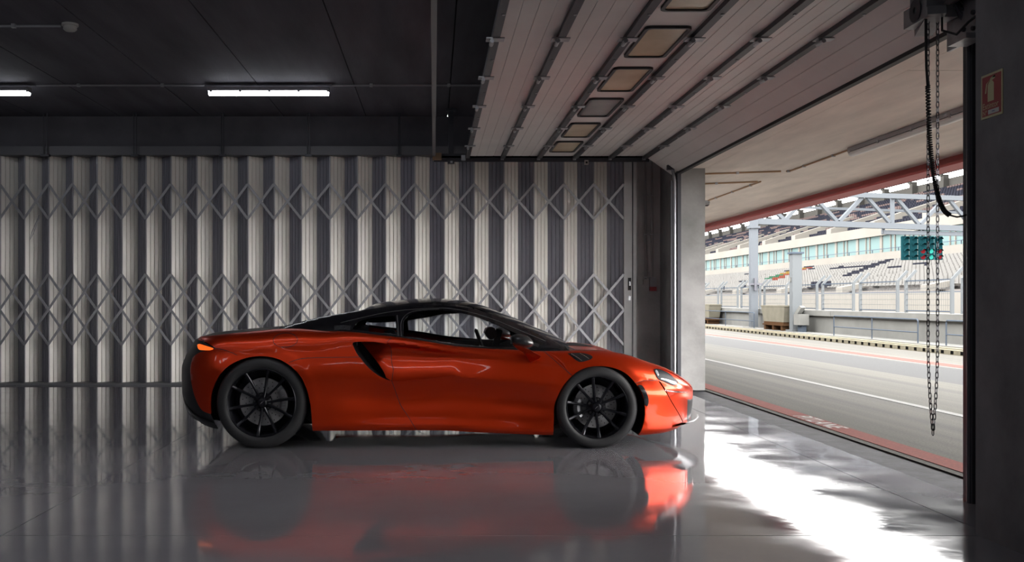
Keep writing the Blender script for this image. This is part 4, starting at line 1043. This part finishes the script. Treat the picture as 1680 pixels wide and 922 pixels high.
def gbot(x0, x1, n=70): return [(x0+(x1-x0)*k/n, gbase(x0+(x1-x0)*k/n)[0]) for k in range(n+1)]
W1 = loop(smooth([(-.243,.880),(-.248,.983),(-.225,1.027),(-.18,1.058),(-.08,1.080),(.043,1.086),(.131,1.078),(.262,1.054),(.394,1.014),(.526,.962),(.622,.918),(.715,.874)]), smooth([(.715,.874),(.735,.80),(.735,.785)]), smooth([(.735,.785),(.475,.793),(.302,.806),(.129,.824),(0,.844),(-.131,.866),(-.243,.880)]))
W2 = loop(smooth([(-.655,.935),(-.625,.982),(-.56,1.010),(-.45,1.030),(-.34,1.040),(-.312,1.036)]), smooth([(-.312,1.036),(-.305,.96),(-.30,.893)]), smooth([(-.30,.893),(-.45,.910),(-.655,.935)]))
gpanel('cabin_frame', loop(gtop(-1.25,1.09), rv(gbot(-1.25,1.09))), M_GLOSSK, holes=(W1, W2), rim=.03)
gpanel('side_window', W1, M_CGLASS, off=-.008)
gpanel('quarter_window', W2, M_QGLASS, off=-.008)
# bright window line and pillar strip
def gseam(name, pts, width, off, m):
    P = smooth(pts, .02); rows = []
    for i, (x, z) in enumerate(P):
        a, c = P[max(i-1,0)], P[min(i+1,len(P)-1)]; dx, dz = c[0]-a[0], c[1]-a[1]; l = math.hypot(dx, dz) or 1; nx, nz = -dz/l*width/2, dx/l*width/2
        rows.append([(x-nx, g_at(x-nx, z-nz)+off, z-nz), (x+nx, g_at(x+nx, z+nz)+off, z+nz)])
    b = MB().quadstrip(rows); put(name, b.v, b.f, m, car)
M_TRIM = mat('grey_trim', (.10,.10,.105), rough=.25, metal=.5)
gseam('roof_trim', [(-.753,.986),(-.611,1.020),(-.399,1.066),(-.187,1.092),(.043,1.103),(.18,1.094),(.30,1.068),(.43,1.030),(.573,.976),(.732,.908),(.90,.838)], .006, .003, M_TRIM)
gseam('pillar_trim', [(-.285,.885),(-.290,.97),(-.300,1.045)], .008, .003, M_TRIM)
gseam('window_trim', [(-.262,.880),(-.266,.985),(-.240,1.037),(-.185,1.072),(-.08,1.090),(.043,1.096)], .006, .003, M_TRIM)
gseam('mirror_sail', [(.74,.785),(.80,.815),(.84,.80)], .03, .003, M_SATK)
gseam('side_grille', [(-.80,.945),(-.73,.950),(-.67,.945)], .035, .003, mat('grille_mesh', (.04,.04,.045), rough=.4, metal=.5, noise=(160,.9,1)))
def canopy_strip(name, x0, x1, n, m, parent=car):
    rows = []
    for k in range(n+1):
        x = x0+(x1-x0)*k/n; zc_, wc_ = gz_f(min(x,1.12)), gw_f(min(x,1.12)); zm = gm_f(x); row = []
        for j in range(-14, 15):
            u = j/14; row.append((x, u*wc_, zc_ + (zm-zc_)*(1-abs(u)**2.4)))
        rows.append(row)
    return MB().quadstrip(rows).build(name, m, parent, smooth=60)
canopy_strip('roof', -.60, .20, 30, M_GLOSSK)
canopy_strip('windscreen', .20, 1.10, 30, M_WGLASS)
canopy_strip('engine_cover', -1.27, -.60, 30, M_SATK)
b = MB().quadstrip([[(1.06+.08*k, u*.66, .80-.04*k + .02*(1-u*u)) for u in [j/8 for j in range(-8,9)]] for k in (0,1,2)]).build('scuttle', M_SATK, car, smooth=60)
# ---- cabin
MB().box(-.62, .95, -.70, .70, .16, .22).build('cabin_floor', M_CABIN, car)
MB().quadstrip([[(.95,y,.5) for y in (-.74,.74)],[(.98,y,.74) for y in (-.74,.74)],[(.70,y,.79) for y in (-.74,.74)],[(.60,y,.75) for y in (-.74,.74)],[(.62,y,.5) for y in (-.74,.74)]]).build('dashboard', M_CABIN, car)
MB().box(-.70, -.62, -.72, .72, .2, .93).build('bulkhead', M_CABIN, car)
for s_ in (-1, 1):
    MB().box(-.28, .9, .66 if s_ > 0 else -.72, .72 if s_ > 0 else -.66, .25, .79).build('door_card', M_CABIN, car)
    def ring(x, z, w, d): return [(x-d, s_*.36-w, z), (x+d, s_*.36-w*.9, z+.01), (x+d, s_*.36+w*.9, z+.01), (x-d, s_*.36+w, z)]
    st = MB().quadstrip([ring(-.14,.36,.23,.07), ring(-.22,.52,.25,.07), ring(-.31,.70,.24,.06), ring(-.37,.82,.17,.05), ring(-.41,.885,.10,.04), ring(-.415,.89,.02,.01)], True).build('seat', M_CABIN, car, smooth=70)
    MB().box(-.2, .30, s_*.36-.23, s_*.36+.23, .24, .38).build('seat_cushion', M_CABIN, st)
sw = MB().lathe([(.165,-.014),(.18,0),(.165,.014),(.15,0)], 32, 'x', closed=True).build('steering_wheel', M_CABIN, car, smooth=True); sw.location = (.44,.36,.74); sw.rotation_euler = (0,-.35,0)
MB().bar((0,-.15,0),(0,.15,0), .03, .05).bar((0,0,0),(0,0,-.15), .03, .05).build('spoke', M_CABIN, sw)
BN = smooth([(.458,.870),(.470,.905),(.51,.922),(.55,.914),(.568,.87),(.56,.83),(.50,.812),(.458,.870)], .02)[:-1]
MB().prism(BN, lambda x, z: (x, .24, z), lambda x, z: (x, .48, z)).build('instrument_binnacle', mat('binnacle_grey', (.16,.16,.17), rough=.5), car)
MB().bar((.56,.36,.74),(.60,.36,.90), .03, .06).build('column_shroud', M_CABIN, car)
# ---- mirrors
def puff(name, outl, yc, half, m, parent, s_, n=6):
    cx = sum(p[0] for p in outl)/len(outl); cz = sum(p[1] for p in outl)/len(outl); rows = []
    for k in range(-n, n+1):
        a = math.pi/2*k/n*.97; r = max(.05, math.cos(a))**.7
        rows.append([(cx+(x-cx)*r, s_*(yc+half*math.sin(a)), cz+(z-cz)*r) for x, z in outl])
    b = MB().quadstrip(rows, True); b.f.append(tuple(range(len(outl)))); b.f.append(tuple(len(b.v)-1-i for i in range(len(outl))))
    return b.build(name, m, parent, smooth=70)
MO = loop(smooth([(.603,.865),(.612,.892),(.640,.903),(.677,.904),(.731,.888),(.765,.855),(.776,.823),(.738,.803),(.677,.808),(.616,.825),(.603,.865)], .012))
SO = loop(smooth([(.616,.819),(.652,.819),(.714,.796),(.755,.779),(.789,.757),(.843,.729),(.837,.709),(.789,.685),(.755,.676),(.734,.716),(.70,.757),(.652,.785),(.616,.819)], .012))
for s_ in (-1, 1):
    mr = puff('mirror', MO, .985, .085, M_CARB, car, s_)
    cx = .70; rows = []
    P_ = SO
    def yst(x, z): return .96-.10*(1-sstep(.68,.80,z))
    b = MB()
    n_ = len(P_)
    front = [(x, s_*(yst(x,z)+.03), z) for x, z in P_]; back = [(x, s_*(yst(x,z)-.04), z) for x, z in P_]
    mid = [(.735+(x-.735)*.93, s_*(yst(x,z)+.042), .75+(z-.75)*.93) for x, z in P_]
    b.quadstrip([back, front, mid], True); k0 = 2*n_; b.f.append(tuple(k0+i for i in range(n_)))
    b.build('mirror_stalk', M_PAINT, mr, smooth=60)
    MB().box(.600, .604, min(s_*.92, s_*1.04), max(s_*.92, s_*1.04), .83, .89).build('mirror_glass', M_CHROME, mr)
# ---- wheels
def wheel(hx, r, rim, width, base, cal_ang, s_):
    yo = .935
    W = MB().lathe([(rim*.985,yo-.010),(rim*1.0,yo-.004),(rim*.985,yo-.002),(rim*.955,yo-.012),(rim*.93,yo-.05),(rim*.90,yo-.12),(rim*.90,yo-.22),(rim*.3,yo-.23)], 64, 'y')
    def flip(b): b.v = [(x, s_*y, z) for x, y, z in b.v]; return b
    root = flip(W).build('wheel', M_RIM, car, smooth=50); root.location = (hx, 0, r)
    T = MB().lathe([(rim*.99,yo-.006),(rim*1.03,yo+.004),(rim*1.10,yo+.008),(r*.93,yo+.004),(r*.975,yo-.012),(r*.995,yo-.035),(r,yo-.07),(r,yo-width+.06),(r*.985,yo-width+.02),(rim,yo-width)], 72, 'y')
    ty = flip(T).build('tyre', M_TYRE, root, smooth=50)
    ty['label'] = 'black low-profile tyre'
    D = MB().lathe([(.07,yo-.115),(rim*.70,yo-.115),(rim*.70,yo-.145),(.07,yo-.145)], 48, 'y', closed=True); flip(D).build('brake_disc', M_DISC, root, smooth=40)
    H = MB()
    for q in range(20):
        for j, rr in enumerate((.42,.52,.62)):
            a = 2*math.pi*q/20 + j*.1; H.lathe([(0,yo-.113),(.0045,yo-.113),(.0045,yo-.1155)], 6, 'y', (rim*rr*math.cos(a),0,rim*rr*math.sin(a)))
    flip(H).build('disc_holes', M_BLACK, root)['kind'] = 'stuff'
    C = MB(); ca = math.radians(cal_ang)
    pts = []
    for k in range(13):
        a = ca + math.radians(-30+60*k/12); pts.append(a)
    rows = [[(rr*math.cos(a), yy, rr*math.sin(a)) for rr, yy in ((rim*.50,yo-.10),(rim*.50,yo-.085),(rim*.60,yo-.072),(rim*.72,yo-.085),(rim*.75,yo-.12),(rim*.75,yo-.17))] for a in pts]
    C.quadstrip(rows); cp = flip(C).build('caliper', M_CALI, root, smooth=50)
    B = MB()
    for k in range(5):
        a0 = ca + math.radians(-20+40*k/5)
        B.bar((rim*.57*math.cos(a0), yo-.069, rim*.57*math.sin(a0)), (rim*.65*math.cos(a0+.03), yo-.071, rim*.65*math.sin(a0+.03)), .006, .003)
    flip(B).build('caliper_print', M_LED, cp)
    for k in range(5):
        for off in (-15.8, 15.8):
            a1 = math.radians(base+72*k+off); a0 = math.radians(base+72*k+off*.75)
            rows = []
            for q in range(9):
                t_ = q/8; a = a0+(a1-a0)*t_ + math.radians(2.2*math.sin(math.pi*t_))*(1 if off > 0 else -1); rr = .042+(rim*.965-.042)*t_
                hw = .0125 + .0035*t_ - .003*math.sin(math.pi*t_); dp = .030-.012*t_
                yy = yo-.035 - .012*math.sin(math.pi*t_) + .027*t_**2
                ca_, sa_ = math.cos(a), math.sin(a); tx, tz = -sa_, ca_
                rows.append([(rr*ca_-tx*hw, yy-dp, rr*sa_-tz*hw), (rr*ca_-tx*hw*.8, yy-.004, rr*sa_-tz*hw*.8), (rr*ca_-tx*hw*.45, yy, rr*sa_-tz*hw*.45), (rr*ca_+tx*hw*.45, yy, rr*sa_+tz*hw*.45), (rr*ca_+tx*hw*.8, yy-.004, rr*sa_+tz*hw*.8), (rr*ca_+tx*hw, yy-dp, rr*sa_+tz*hw)])
            b = MB().quadstrip(rows, True); flip(b).build('spoke', M_RIM, root, smooth=35)
        a = math.radians(base+72*k+36); b = MB().tube([(.063*math.cos(a),yo-.07,.063*math.sin(a)),(.063*math.cos(a),yo-.045,.063*math.sin(a))], .010, 8); flip(b).build('wheel_nut', M_SATK, root)
    b = MB().lathe([(.078,yo-.075),(.060,yo-.055),(.040,yo-.040),(.034,yo-.026),(.030,yo-.023),(0,yo-.023)], 32, 'y'); hub = flip(b).build('hub_cap', M_RIM, root, smooth=40)
    lg = [(-.016,-.012),(-.004,-.006),(.006,.004),(.017,.012),(.006,.010),(-.004,.004),(-.010,-.003)]
    b = MB().prism(lg, lambda x, z: (-s_*x*-s_, yo-.0225, z), lambda x, z: (-s_*x*-s_, yo-.021, z)); flip(b).build('emblem', M_CHROME, hub)
for s_ in (-1, 1):
    wheel(RH[0], .360, .272, .295, 63, 5, s_)
    wheel(FH[0], .323, .246, .235, 42, 185, s_)
